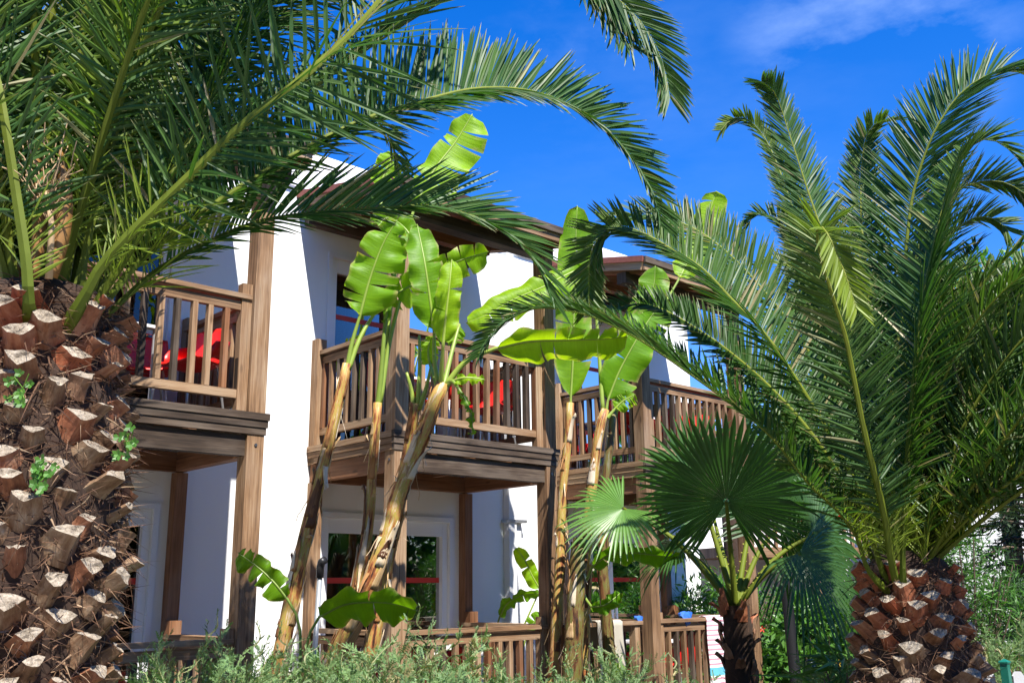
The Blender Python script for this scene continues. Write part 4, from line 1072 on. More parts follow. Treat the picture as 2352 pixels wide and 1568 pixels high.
FL=[ # hub (x,y,depth), normal, axis, radius, spread, n, opts (low bright: shade painted into the tint)
 ((1668,1150,-.3),(-.15,-.80,-.58),(-.03,-.55,.85),.94,5.3,66,dict(split=.74,droopy=.06,bright=.36)),
 ((1432,1167,.45),(-.25,-.75,.62),(-.85,-.2,-.42),.66,4.3,44,dict(split=.55,droopy=.2,young=.55,bright=.75)),
 ((1835,1270,-.3),(.35,-.6,.3),(.75,-.3,-.75),.95,3.6,40,dict(split=.35,droopy=.6,bright=.30)),
 ((1560,1255,.5),(-.5,-.3,.75),(-.7,.2,-.7),.62,4.0,38,dict(split=.4,droopy=.5,bright=.42)),
 ((1745,1150,.5),(.3,-.5,.5),(.5,.5,.5),.7,4.6,44,dict(split=.5,droopy=.25,bright=.5)),
 ((1790,1205,.35),(.2,-.7,-.1),(.55,.1,.75),.92,4.8,52,dict(split=.6,droopy=.18,bright=.32)),
 ((1870,1225,.1),(.5,-.6,.2),(.8,-.1,.2),.85,4.6,46,dict(split=.5,droopy=.4,bright=.32)),
 ((1640,1190,.6),(-.2,-.4,.8),(-.3,.8,.4),.65,4.6,42,dict(split=.5,droopy=.3,bright=.5,young=.1)),
 ((1600,1100,.2),(-.5,-.6,.1),(-.6,.1,.8),.75,3.4,34,dict(split=.5,droopy=.15,bright=.5,young=.1)),
]
for (hx,hy,hd),nr,ax,R_,sp_,n_,kw in FL:
    hub=fp(hx,hy,hd)
    lf=fan_leaf(hub,nr,ax,R_,sp_,n_,fan,FB,**kw)
    st=FB+V((0,0,zt_-.03)); d=hub-st
    mid=st.lerp(hub,.5)+V((0,0,.10*d.length*(1 if abs(d.x)>.25 else .1)))
    pts,_=catmull([st,mid,hub],14)
    m=MB(); m.tint=(.2,.55,0); m.tube([p-FB for p in pts],[.032-.017*k/13 for k in range(14)],6)
    m.build('petiole',M['rachis'],fan,True)
    th=MB(); th.tint=(.9,.8,.2)
    for k in range(1,9):
        for s in (-1,1):
            p=pts[k]-FB+V((s*.022,0,0)); th.poly([p,p+V((s*.016,0,.01)),p+V((0,0,.014))])
    th.build('thorns',M['rachis'],fan)
# ------------------------------------------------------------------ banana plants
random.seed(17)
def banana_leaf(pts, width, parent, loc, roll=0.0, fold=24, tears=3, wav=.03, young=.3, bright=.55, blade0=.0, petiole=None, pr=.018, asym=0.0, sag=.18, lead=None, tip=.0):
    """blade along pts (base to tip); petiole: points leading to the blade base"""
    N=34
    C,Ln=catmull(pts,N)
    mb=MB()
    fr=[]
    for k in range(N):
        T=(C[min(k+1,N-1)]-C[max(k-1,0)]).normalized()
        view=(C[k]-EYE).normalized() if lead is None else V(lead)
        S=T.cross(view).normalized(); Nn=S.cross(T)
        if Nn.dot(EYE-C[k])<0: Nn=-Nn; S=T.cross(Nn)
        rl=math.radians(roll); S,Nn=S*math.cos(rl)+Nn*math.sin(rl), Nn*math.cos(rl)-S*math.sin(rl)
        fr.append((T,S,Nn))
    def halfw(t):
        return width*.5*(min(1,t/.16)**.55)*(min(1,max(0,(1-t)/(.16+tip)))**.5)*(1-.12*t)
    mcol=(min(1,max(0,young+rnd(-.1,.1))),bright+rnd(-.06,.06))
    ph=rnd(0,6)
    for sd in (-1,1):
        cuts=sorted([rnd(.12,.95) for _ in range(tears+2 if tears>1 else tears+random.choice((0,1)))])
        segs=[]; a=0.0
        for c in cuts+[1.0]:
            if c-a>.04: segs.append((a,c)); a=c
        segs[-1]=(segs[-1][0],1.0)
        for (a,b) in segs:
            n=max(3,int((b-a)*30)); xs=rnd(-.08,.1); gap=rnd(.002,.026)
            rows=[]
            for i in range(n+1):
                t=a+(b-a)*i/n; kf=t*(N-1); k=min(N-2,int(kf)); f=kf-k
                P=C[k].lerp(C[k+1],f); T,S,Nn=fr[k]; T2,S2,N2=fr[k+1]; S=S.lerp(S2,f).normalized(); Nn=Nn.lerp(N2,f).normalized()
                hw=halfw(t)*(1+asym*sd)*(1+.04*math.sin(t*23+ph*sd))
                r=[]
                for j in range(7):
                    s=j/6
                    fd=math.radians(fold)+xs
                    off=S*(sd*hw*s*math.cos(fd))+Nn*(hw*s*math.sin(fd)*(1-1.1*s))
                    g=V((0,0,-1))*(sag*hw*s*s)
                    wv=Nn*(wav*s*s*(math.sin(t*19+ph+sd)+.6*math.sin(t*37+2*ph)))
                    sh=T*( (gap*s*(1 if i==0 else -1 if i==n else 0)) + hw*.16*s*s )
                    r.append(P-loc+off+g+wv+sh)
                rows.append(r)
            ids=[]
            for i,r in enumerate(rows):
                q=[]
                for j,p in enumerate(r):
                    mb.tint=(mcol[0]+.15*(j==6),mcol[1],(.0 if j<6 or random.random()<.6 else rnd(.3,.9)) if 0<i<n or j<4 else rnd(.1,.8))
                    q.append(mb.vert(p))
                ids.append(q)
            for i in range(n):
                for j in range(6):
                    u0=a+(b-a)*i/n; u1=a+(b-a)*(i+1)/n
                    fc=(ids[i][j],ids[i][j+1],ids[i+1][j+1],ids[i+1][j])
                    mb.face(fc if sd>0 else fc[::-1],0,[(u0,j/6),(u0,(j+1)/6),(u1,(j+1)/6),(u1,j/6)] if sd>0 else [(u1,j/6),(u1,(j+1)/6),(u0,(j+1)/6),(u0,j/6)])
    lf=mb.build('leaf',M['banana'],parent,True)
    m=MB(); m.tint=(.35+.3*young,bright,0)
    pts2=[p-loc for p in C]; rad=[pr*.62*(1-.85*k/(N-1))+.002 for k in range(N)]
    if petiole:
        pp_,_=catmull(list(petiole)+[C[0]],14); pp_=[p-loc for p in pp_[:-1]]
        pts2=pp_+pts2; rad=[pr*(1.25-.6*k/13) for k in range(13)]+rad
    m.tube(pts2,rad,7); m.build('midrib',M['midrib'],lf,True)
    return lf

def banana_stem(pts, radii, root, loc, n_sheath=16, dark=False, seed=1):
    SM=M['stem_shaded'] if dark else M['stem']
    random.seed(seed)
    N=26
    C,Ln=catmull(pts,N)
    R_=[radii[0]+(radii[1]-radii[0])*(k/(N-1))**.85 for k in range(N)]
    R_=[r*(1+.05*math.sin(k*1.7+seed)) for k,r in enumerate(R_)]
    m=MB(); m.tube([p-loc for p in C],R_,14,jit=.02); m.build('stem',SM,root,True)
    for i in range(n_sheath):
        t=(i+rnd(.1,.9))/n_sheath*.93; k0=int(t*(N-1)); ln=rnd(.10,.34); span=rnd(.5,1.7); a0=rnd(0,6.28)
        flare=rnd(.0,.032)*(1 if random.random()<.55 else .25); tintv=random.choice((.12,.25,.4,.5,.6,.75,.85))
        nn=max(3,int(ln/Ln*(N-1))+2)
        rows=[]
        s=MB(); s.tint=(0,tintv,0)
        kk=[]
        for q in range(9):
            f=q/8; kf=min(N-1.001,t*(N-1)+f*ln/Ln*(N-1)); k=int(kf); g=kf-k
            P=C[k].lerp(C[k+1],g); T=(C[k+1]-C[k]).normalized(); A=(V((1,0,0))-T*T.x).normalized(); B=T.cross(A)
            r=R_[k]+.004+flare*max(0,f-.45)**2*4
            w_=span*(1-.75*f**1.6)*.5
            rows.append([P-loc+(A*math.cos(a0+w_*j/3+.25*f)+B*math.sin(a0+w_*j/3+.25*f))*(r+rnd(0,.003))+T*(rnd(-.006,.006)+(.03*rnd(-1,1) if q==8 else 0)) for j in range(-3,4)])
        s.grid(rows,uv=lambda a,b:(a*.05+t,b*.06+a0)); o=s.build('sheath',M['sheath'],root,True)
        o.modifiers.new('thickness','SOLIDIFY').thickness=.004
    for i in range(int(n_sheath*.8)):                        # torn dry strips
        t=rnd(.15,.95); k=int(t*(N-2)); P=C[k]; a=rnd(0,6.28); T=(C[k+1]-C[k]).normalized(); A=(V((1,0,0))-T*T.x).normalized(); B=T.cross(A); o=A*math.cos(a)+B*math.sin(a); tg=T.cross(o)
        s=MB(); s.tint=(0,rnd(.45,.85),0); ln=rnd(.06,.20); w_=rnd(.008,.02); up=random.choice((1,-1,-1))
        rows=[]
        for q in range(6):
            f=q/5; p=P-loc+o*(R_[k]+.003+ln*.45*f**1.4*rnd(.8,1.1))+T*(up*ln*f*.6)+V((0,0,-ln*.5*f*f))
            rows.append([p-tg*w_*(1-.7*f),p+o*.003,p+tg*w_*(1-.7*f)])
        s.grid(rows,uv=lambda a,b:(a*.1,b*.1)); s.build('dry_strip',M['sheath'],root,True)
    return C

BD=7.5
def b1(lst,D=BD): return [at(p[0],p[1],D+(p[2] if len(p)>2 else 0)) for p in lst]
def plant(label,group,foot):
    return thing('banana_plant',label,'banana plant',V((foot.x,foot.y,0)),0,group)
G1='banana plants in front of the middle balcony'
def foot(pts):
    a,b=pts[0],pts[1]; d=(a-b); t=a.z/max(1e-3,-d.z) if d.z<0 else 1
    f=a+d*t; 
    if (f-a).length>2.2: f=V((a.x,a.y,0))
    f.z=0; return f
def stem_plant(label,group,pts,radii,n_sh,seed,dark=False):
    f=foot(pts); r=plant(label,group,f); loc=V((f.x,f.y,0))
    C=banana_stem([f]+pts,radii,r,loc,int(n_sh*1.9),seed=seed,dark=dark)
    return r,loc
# left stem
P1,l1=stem_plant('banana plant with the leftmost leaning stem and one broad leaf hanging below the roof',G1,b1([(647,1493),(683,1315),(714,1182),(754,1018),(776,929),(797,835)]),(.082,.036),20,51)
banana_leaf(b1([(826,728),(850,640),(880,560),(912,505)]),.44,P1,l1,roll=8,fold=14,tears=2,wav=.05,petiole=b1([(797,850),(808,790)]),young=.15,bright=.48,sag=.0,asym=.15,tip=.2)
banana_leaf(b1([(878,692,.15),(950,652,.2),(1040,604,.25),(1122,578,.3)]),.30,P1,l1,roll=-15,fold=20,tears=3,petiole=b1([(800,848),(830,770,.05)]),young=.4,bright=.6,tip=-.08)
banana_leaf(b1([(872,430,.3),(885,395,.3),(905,350,.3)]),.26,P1,l1,roll=0,fold=15,tears=1,young=.55,bright=.65,petiole=b1([(905,560,.2),(880,500,.25)]))
# middle stem
P2,l2=stem_plant('slender banana plant with the middle straight stem and a dark rolled leaf',G1,b1([(808,1400,.15),(843,1226,.15),(856,1071,.15),(868,925,.15)]),(.060,.034),13,52)
banana_leaf(b1([(884,745,.15),(893,690,.15),(903,620,.18),(908,575,.2)]),.10,P2,l2,roll=50,fold=60,tears=0,petiole=b1([(868,940,.15),(876,850,.15)]),young=0,bright=.3,pr=.022)
banana_leaf(b1([(956,560,.2),(925,520,.2),(890,500,.15),(868,520,.1)]),.30,P2,l2,roll=-20,fold=30,tears=2,young=.25,bright=.5,petiole=b1([(872,930,.15),(900,760,.2)]))
banana_leaf(b1([(956,470,.25),(997,391,.3),(1047,325,.35),(1085,262,.35)]),.40,P2,l2,roll=12,fold=10,tears=2,young=.62,bright=.66,asym=.35,sag=.0,petiole=b1([(874,920,.2),(905,640,.25),(930,540,.25)]))
# right stem
P3,l3=stem_plant('banana plant with the thick stem leaning right and several bright hanging leaves',G1,b1([(800,1450,-.1),(840,1370,-.1),(883,1249,-.1),(923,1115,-.1),(963,1018,-.1),(998,925,-.1),(1018,880,-.1)]),(.088,.052),22,53)
banana_leaf(b1([(997,760,-.15),(988,690,-.2),(975,600,-.2),(958,515,-.1)]),.29,P3,l3,roll=-10,fold=16,tears=1,young=.25,bright=.52,petiole=b1([(1010,900,-.1),(998,830,-.12)]),sag=0,tip=.1)
banana_leaf(b1([(1018,790,-.3),(1024,730,-.32),(1033,650,-.34),(1038,596,-.3)]),.23,P3,l3,roll=10,fold=26,tears=1,young=.75,bright=.62,petiole=b1([(1014,895,-.1),(1014,845,-.2)]),sag=0,wav=.022,tip=.05)
banana_leaf(b1([(1040,875,-.15),(1062,868,-.2),(1090,868,-.2),(1114,872,-.2)]),.085,P3,l3,roll=30,fold=20,tears=0,young=.7,bright=.6,petiole=b1([(1016,890,-.1)]))
banana_leaf(b1([(1052,890,-.2),(1072,925,-.25),(1083,960,-.25),(1085,1000,-.22)]),.085,P3,l3,roll=60,fold=50,tears=0,young=.05,bright=.34,petiole=b1([(1020,885,-.1),(1038,875,-.15)]))
banana_leaf(b1([(988,838,.1),(984,815,.1),(985,795,.1),(990,772,.1)]),.18,P3,l3,roll=20,fold=20,tears=0,young=.6,bright=.6,petiole=b1([(1008,900,0)]))
banana_leaf(b1([(1138,800,-.2),(1215,783,-.2),(1310,780,-.22),(1390,778,-.2),(1442,772,-.15)]),.40,P3,l3,roll=-38,fold=34,tears=4,young=.75,bright=.64,petiole=b1([(1020,890,-.1),(1070,830,-.15)]),pr=.022,asym=.1,wav=.02)
banana_leaf(b1([(1055,745,.3),(1045,770,.3),(1048,790,.3)]),.16,P3,l3,roll=10,fold=20,tears=1,young=.4,bright=.5,petiole=b1([(1018,890,0),(1040,800,.2)]))
# second short stem beside the right one
P4,l4=stem_plant('short dark banana stem with young upright petioles just left of the thick leaning stem',G1,b1([(870,1400,.2),(900,1240,.2),(926,1100,.15),(945,985,.1),(955,925,.05)]),(.07,.040),11,54)
for (xa,ya,xb,yb) in ((950,940,934,855),(958,940,963,770),(962,940,990,840)):
    m=MB(); m.tint=(.55,.6,0); m.tube([p-l4 for p in catmull(b1([(xa,ya,.05),((xa+xb)/2+3,(ya+yb)/2,.02),(xb,yb,0)]),8)[0]],[.022-.012*k/7 for k in range(8)],7); m.build('petiole',M['midrib'],P4,True)
# cluster between the middle and right balconies
BE=10.0
G2='banana plants between the middle and right balconies'
def b2(lst): return b1(lst,BE)
P5,l5=stem_plant('banana plant with a thin stem and one tall upright leaf beside the porch roof',G2,b2([(1280,1400),(1285,1315),(1292,1138),(1303,1027),(1310,925)]),(.062,.038),14,55)
banana_leaf(b2([(1311,912),(1316,826),(1318,733),(1320,641),(1323,540),(1326,472)]),.40,P5,l5,roll=5,fold=10,tears=3,young=.35,bright=.55,petiole=b2([(1310,960)]),sag=0)
P6,l6=stem_plant('banana plant with a thick mottled stem and a broad leaf leaning right over the railing',G2,b2([(1345,1330,.1),(1352,1200,.1),(1363,1093,.1),(1378,985,.1),(1390,940,.1)]),(.085,.045),15,56)
banana_leaf(b2([(1396,920,.1),(1422,854,.1),(1459,785,.1),(1490,735,.15),(1530,680,.2)]),.46,P6,l6,roll=-10,fold=14,tears=2,young=.25,bright=.5,petiole=b2([(1390,960,.1)]),sag=0,asym=.1)
banana_leaf(b2([(1345,612,0),(1300,632,-.05),(1250,658,-.1),(1180,688,-.15),(1120,722,-.2),(1070,742,-.2)]),.40,P6,l6,roll=-28,fold=22,tears=4,young=.5,bright=.6,petiole=b2([(1385,950,.1),(1372,760,.1),(1362,640,.05)]),pr=.02)
banana_leaf(b2([(1413,938,.1),(1432,920,.1),(1459,905,.1)]),.20,P6,l6,roll=10,fold=15,tears=3,young=.4,bright=.55,petiole=b2([(1395,960,.1)]))
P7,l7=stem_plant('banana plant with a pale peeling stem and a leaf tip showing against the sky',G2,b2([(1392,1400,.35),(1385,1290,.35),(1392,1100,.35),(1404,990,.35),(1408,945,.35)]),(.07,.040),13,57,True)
banana_leaf(b2([(1560,640,.6),(1600,560,.7),(1625,500,.7),(1645,440,.7)]),.36,P7,l7,roll=15,fold=14,tears=1,young=.6,bright=.62,petiole=b2([(1410,960,.35),(1470,800,.5)]),tip=-.1)
banana_leaf(b2([(1440,800,.5),(1470,730,.55),(1500,660,.6),(1505,610,.6)]),.40,P7,l7,roll=5,fold=14,tears=2,young=.3,bright=.5,petiole=b2([(1408,960,.35)]))
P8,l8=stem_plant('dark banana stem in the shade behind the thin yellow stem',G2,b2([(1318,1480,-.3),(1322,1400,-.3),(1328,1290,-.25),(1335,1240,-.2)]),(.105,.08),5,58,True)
banana_leaf(b2([(1360,1300,-.4),(1400,1272,-.5),(1450,1268,-.5),(1520,1276,-.5),(1576,1280,-.45)]),.24,P8,l8,roll=-35,fold=28,tears=1,young=.1,bright=.42,petiole=b2([(1335,1250,-.2),(1345,1330,-.3)]))
banana_leaf(b2([(1358,1392,-.4),(1385,1390,-.45),(1405,1378,-.45),(1426,1360,-.4)]),.16,P8,l8,roll=-20,fold=24,tears=0,young=.1,bright=.42,petiole=b2([(1330,1280,-.25),(1340,1360,-.3)]))
# suckers near the ground
def sucker(label,leaves,D):
    f=at(leaves[0][0][0][0],leaves[0][0][0][1],D); f=V((f.x,D,0))
    r=thing('banana_sucker',label,'banana plant',f,0,'young banana suckers'); loc=V((f.x,f.y,0))
    for pet,bl,wd,kw in leaves:
        k=dict(tears=1,young=.12,bright=.45,pr=.013); k.update(kw)
        banana_leaf([at(x,y,D+d) for x,y,d in bl],wd,r,loc,petiole=[loc+V((0,0,.05))]+[at(x,y,D) for x,y in pet],**k)
sucker('young banana sucker with one wide dark leaf lying across the hedge below the middle balcony',[
 ([(703,1500),(712,1452)],[(733,1416,0),(790,1388,-.05),(850,1382,-.08),(905,1386,-.08),(958,1402,-.05)],.33,dict(roll=-42,fold=26,sag=.2)),
],6.9)
sucker('young banana sucker with a leaf curling left in front of the white wall',[
 ([(690,1490),(680,1410)],[(660,1375,0),(628,1335,0),(590,1300,0),(546,1268,0)],.22,dict(roll=20,fold=24,tears=2)),
],7.0)
sucker('young banana sucker with three leaves beside the white downpipe',[
 ([(1185,1500)],[(1240,1352,0),(1222,1320,0),(1205,1285,0),(1184,1256,0)],.20,dict(young=.45,bright=.58,roll=5)),
 ([(1140,1480)],[(1148,1415,0),(1165,1385,-.05),(1200,1366,-.05),(1240,1362,-.05)],.16,dict(roll=-30)),
 ([(1200,1500)],[(1215,1450,0),(1225,1430,0),(1245,1410,0)],.22,dict(young=.3)),
],11.2)
sucker('small bright banana shoot at the foot of the beige cloth',[
 ([(1410,1568)],[(1412,1560,0),(1418,1545,0),(1430,1525,0)],.16,dict(young=.5,bright=.6)),
],9.4)

# ------------------------------------------------------------------ juniper hedge
random.seed(23)
def sprig(mb, base, d, ln, bend):
    """a feathery juniper spray: twig, branchlets and scale-leaf slivers"""
    d=d.normalized(); side=d.cross(V((rnd(-1,1),rnd(-1,1),rnd(-1,1)))).normalized()
    n=9; pts=[]
    for k in range(n+1):
        t=k/n; pts.append(base+d*(ln*t)+bend*(ln*t*t)+side*(.02*math.sin(t*5)))
    yg=rnd(0,.3); bb=rnd(.30,.75); dd=rnd(.4,.9) if random.random()<.045 else 0
    mb.tint=(yg,bb,.5)
    for k in range(n):
        wv=side*(.0035*(1-k/n)+.001); mb.poly([pts[k]-wv,pts[k]+wv,pts[k+1]+wv,pts[k+1]-wv])
    m=int(20*ln/.4)
    for i in range(m):
        t=.18+.82*i/m; kf=t*n; k=min(n-1,int(kf)); P=pts[k].lerp(pts[k+1],kf-k); T=(pts[k+1]-pts[k]).normalized()
        a=rnd(0,6.28); s2=T.cross(side).normalized(); o=side*math.cos(a)+s2*math.sin(a)
        bl=ln*.34*(1-t*.72)*rnd(.7,1.2); bd=(T*.8+o*.75).normalized()
        q=7
        for j in range(q):
            u=(j+.5)/q; p=P+bd*(bl*u); s3=bd.cross(o).normalized()
            for sg in (-1,1):
                tip=p+(bd*.8+s3*(sg*.75)+o*rnd(-.5,.5)).normalized()*(bl*.34*(1-u*.5)*rnd(.7,1.2))
                mb.tint=(min(1,yg+rnd(-.1,.25)),bb+rnd(-.14,.14),dd)
                w_=bd*.0042
                mb.poly([p-w_,p+w_,tip])
        e=P+bd*bl*1.05; w_=bd.cross(o)*.0035
        mb.poly([P-w_,P+w_,e])
def juniper(R_,H,n,seed):
    random.seed(seed); mb=MB(); tw=MB()
    for i in range(n):
        a=rnd(0,6.283); r=R_*math.sqrt(random.random())*.85; z=H*rnd(.35,.92)*(1-.35*(r/R_)**2)
        b=V((math.cos(a)*r,math.sin(a)*r,z))
        d=V((math.cos(a)*rnd(.1,.9)+rnd(-.4,.4),math.sin(a)*rnd(.1,.9)+rnd(-.4,.4),rnd(.35,1.1)))
        sprig(mb,b,d,rnd(.22,.42),V((rnd(-.3,.3),rnd(-.3,.3),rnd(-.35,.05))))
    for i in range(7):                                   # leaders that stand out above the mass
        a=rnd(0,6.283); r=R_*rnd(.1,.8); b=V((math.cos(a)*r,math.sin(a)*r,H*.70)); d=V((rnd(-.5,.5),rnd(-.4,.4),1)).normalized()
        ln=rnd(.38,.58); tw.tube([V((b.x*.3,b.y*.3,.1)),b,b+d*ln*.6],[.011,.007,.003],5)
        for k in range(8):
            t=.2+.8*k/7; sprig(mb,b+d*ln*t*.85,(d+V((rnd(-.8,.8),rnd(-.8,.8),rnd(0,.3)))).normalized(),ln*.42*(1.1-t*.5),V((0,0,-.1)))
    for i in range(16):
        a=rnd(0,6.283); e=V((math.cos(a)*R_*.7,math.sin(a)*R_*.7,H*rnd(.5,.85))); tw.tube([V((0,0,.0)),e*.5+V((0,0,.1)),e],[.014,.01,.004],5)
    return mb,tw
jun=[]
for k in range(3):
    mb,tw=juniper(.62,1.20,250,100+k)
    r=thing('juniper','juniper','shrub')
    mb.build('foliage',M['juniper'],r); tw.build('branches',M['twig'],r); jun.append(r)
# (x pixel, distance, top height factor, label)
JS=[(330,5.7,.94,'grey green juniper at the foot of the big palm trunk'),
    (500,5.3,1.07,'feathery juniper left of the white wall strip, taller than its neighbours'),
    (650,5.6,.88,'low juniper at the foot of the leftmost banana stem'),
    (790,5.2,1.03,'juniper with reddish bare twigs under the wide dark banana leaf'),
    (930,5.6,1.08,'juniper with a tall thin leader before the corner post of the middle balcony'),
    (1060,5.3,.86,'juniper below the handrail of the middle terrace'),
    (1190,5.7,.86,'juniper in front of the red chairs of the middle terrace'),
    (1300,5.2,.86,'juniper at the foot of the post with the fan shaped shadow'),
    (1400,5.7,.96,'juniper with long sprays below the beige cloth'),
    (1500,5.5,.85,'rightmost juniper of the hedge, in front of the dark terrace balusters'),
    (1240,4.6,.78,'near juniper at the bottom edge, below the middle terrace'),
    (880,4.5,.80,'near juniper at the bottom edge, below the corner post'),
    (560,4.6,.82,'near juniper at the bottom edge, below the white wall strip'),
    (1930,9.0,.80,'pale juniper left of the right palm trunk'),
    (2290,9.5,.95,'pale juniper behind the grey picket fence')]
for i,(x,D,k,lab) in enumerate(JS):
    r=jun[i%3] if i<3 else copy_tree(jun[i%3])
    p=at(x,1400,D); r.location=(p.x,p.y,0); s=k*(1 if D<7.5 else 1.0); r.scale=(s*1.05,s*1.05,k); r.rotation_euler=(0,0,i*1.3)
    r['label']=lab; r['group']='junipers of the hedge' if D<7.5 else 'junipers further back'

# ------------------------------------------------------------------ leafy shrubs and trees
def leafcloud(n_cl, centre_f, per, ln, wd, spread, mb, up=.2, droop=.3):
    for i in range(n_cl):
        c,cs_,bb=centre_f(i)
        yg=rnd(0,.5)
        for k in range(per):
            o=V((random.gauss(0,1),random.gauss(0,1),random.gauss(0,1))); o.normalize()
            p=c+o*(cs_*rnd(.1,1)); d=(o+V((0,0,up))+V((rnd(-.6,.6),rnd(-.6,.6),rnd(-.6,.6)))).normalized()
            s=d.cross(V((rnd(-1,1),rnd(-1,1),rnd(-1,1)))).normalized()
            l_=ln*rnd(.6,1.25); w_=wd*rnd(.7,1.2); mb.tint=(max(0,min(1,yg+rnd(-.15,.3))),bb+rnd(-.15,.15),0)
            m_=p+d*l_*.5-V((0,0,droop*l_*.1)); e=p+d*l_-V((0,0,droop*l_*.4)); nn=d.cross(s)*w_*.3
            a=mb.vert(p);b=mb.vert(m_-s*w_+nn);c_=mb.vert(m_);d_=mb.vert(m_+s*w_+nn);e_=mb.vert(e)
            mb.face((a,c_,b)); mb.face((a,d_,c_)); mb.face((b,c_,e_)); mb.face((c_,d_,e_))
def shrub(name,label,x,y_top,D,rx,n,per,ln,wd,m,group,seed,flowers=None,cat='shrub'):
    random.seed(seed); H=at(x,y_top,D).z; p=at(x,1400,D)
    r=thing(name,label,cat,V((p.x,D,0)),0,group)
    mb=MB()
    def cf(i):
        a=rnd(0,6.283); q=math.sqrt(random.random()); z=H*rnd(.12,1.0); k=math.sqrt(max(.05,1-(z/H)**3))
        return V((math.cos(a)*rx*q*k,math.sin(a)*rx*.7*q*k,z*.97)), rx*.24, rnd(.35,.7)
    leafcloud(n,cf,per,ln,wd,1,mb); mb.build('foliage',M[m],r)
    s=MB()
    for i in range(14):
        a=rnd(0,6.283); e=V((math.cos(a)*rx*.7,math.sin(a)*rx*.5,H*rnd(.6,.95))); s.tube([V((rnd(-.1,.1),rnd(-.1,.1),0)),e*.5+V((0,0,.1)),e],[.02,.014,.006],5)
    s.build('stems',M['bark'],r)
    if flowers:
        for k in range(flowers[1]):
            f=MB(); a=rnd(0,6.283); c=V((math.cos(a)*rx*.6,-rx*.62,H*rnd(.45,.92)))
            for q in range(5):
                t=q*1.2566; u=V((math.cos(t),-.3,math.sin(t)))*.035; v_=V((math.cos(t+.6),-.3,math.sin(t+.6)))*.03; f.poly([c,c+u,c+u*.9+v_*.6,c+v_])
            f.build('flower',M[flowers[0]],r)
    return r
GS='flowering shrubs beside the right terrace'
shrub('oleander','tall bright green oleander bush at the right end of the white wall',1655,1335,14.0,1.1,120,46,.14,.016,'oleander',GS,61,('flower_red',3))
shrub('oleander','oleander bush directly behind the black metal post',1800,1372,14.5,1.0,110,46,.14,.016,'oleander',GS,62,('flower_red',2))
shrub('oleander','broad leaved dark shrub between the black post and the right palm trunk',1890,1385,13.0,1.0,110,40,.13,.03,'oleander',GS,63,('flower_yellow',2))
shrub('oleander','oleander bush half hidden behind the left side of the right palm trunk',1975,1350,14.0,1.0,110,46,.14,.018,'oleander',GS,64)
shrub('feathery_shrub','airy fine leaved shrub just right of the right palm trunk',2215,1215,10.5,.75,120,46,.11,.007,'oleander','airy shrubs right of the palm',65)
shrub('feathery_shrub','fine leaved dark shrub under the conifer at the right edge',2310,1330,11.0,.8,130,46,.11,.008,'conifer','airy shrubs right of the palm',66)
shrub('strap_plant','clump of narrow upright leaves at the foot of the right palm',1935,1490,8.2,.3,16,14,.5,.016,'fan','low plants by the right palm',67)

def tree(name,label,x,D,y_top,y_bot,rx,n,per,ln,wd,m,seed,group,droop=.3):
    random.seed(seed); p=at(x,1000,D); zt_=at(x,y_top,D).z; zb=max(.8,at(x,y_bot,D).z)
    r=thing(name,label,'tree',V((p.x,D,0)),0,group)
    t=MB(); t.tube([(0,0,0),(.05,0,zb),(0,.05,(zb+zt_)/2),(.05,0,zt_*.93)],[.16,.12,.08,.02],9,jit=.04); t.build('trunk',M['bark'],r,True)
    br=MB(); cl=[]
    for i in range(n):
        a=rnd(0,6.283); v_=rnd(-1,1); q=random.random()**.4
        k=math.sqrt(max(0,1-v_*v_)); c=V((math.cos(a)*rx*k*q,math.sin(a)*rx*k*q,(zt_+zb)/2+(zt_-zb)/2*v_*q))
        cl.append(c)
        if i%5==0: br.tube([V((0,0,zb+(c.z-zb)*.45)),c*.5+V((0,0,c.z*.48)),c],[.035,.02,.006],5)
    br.build('branches',M['bark'],r)
    mb=MB()
    leafcloud(n,lambda i:(cl[i],rx*rnd(.15,.26),rnd(.32,.72)),per,ln,wd,1,mb,droop=droop); mb.build('crown',M[m],r)
    return r
tree('broadleaf_tree','fresh green broadleaf tree rising behind the right palm fronds',2290,16.0,585,950,1.25,95,60,.16,.045,'broad',71,'trees behind the right palm')
tree('broadleaf_tree','broad crowned tree at the right edge below the fresh green one',2390,15.0,820,1080,1.1,90,60,.15,.04,'oleander',73,'trees behind the right palm')
tree('broadleaf_tree','dark tree far behind the neighbouring balcony with red chairs',1800,27.0,930,1230,2.2,90,60,.26,.08,'conifer',74,'trees behind the right palm')
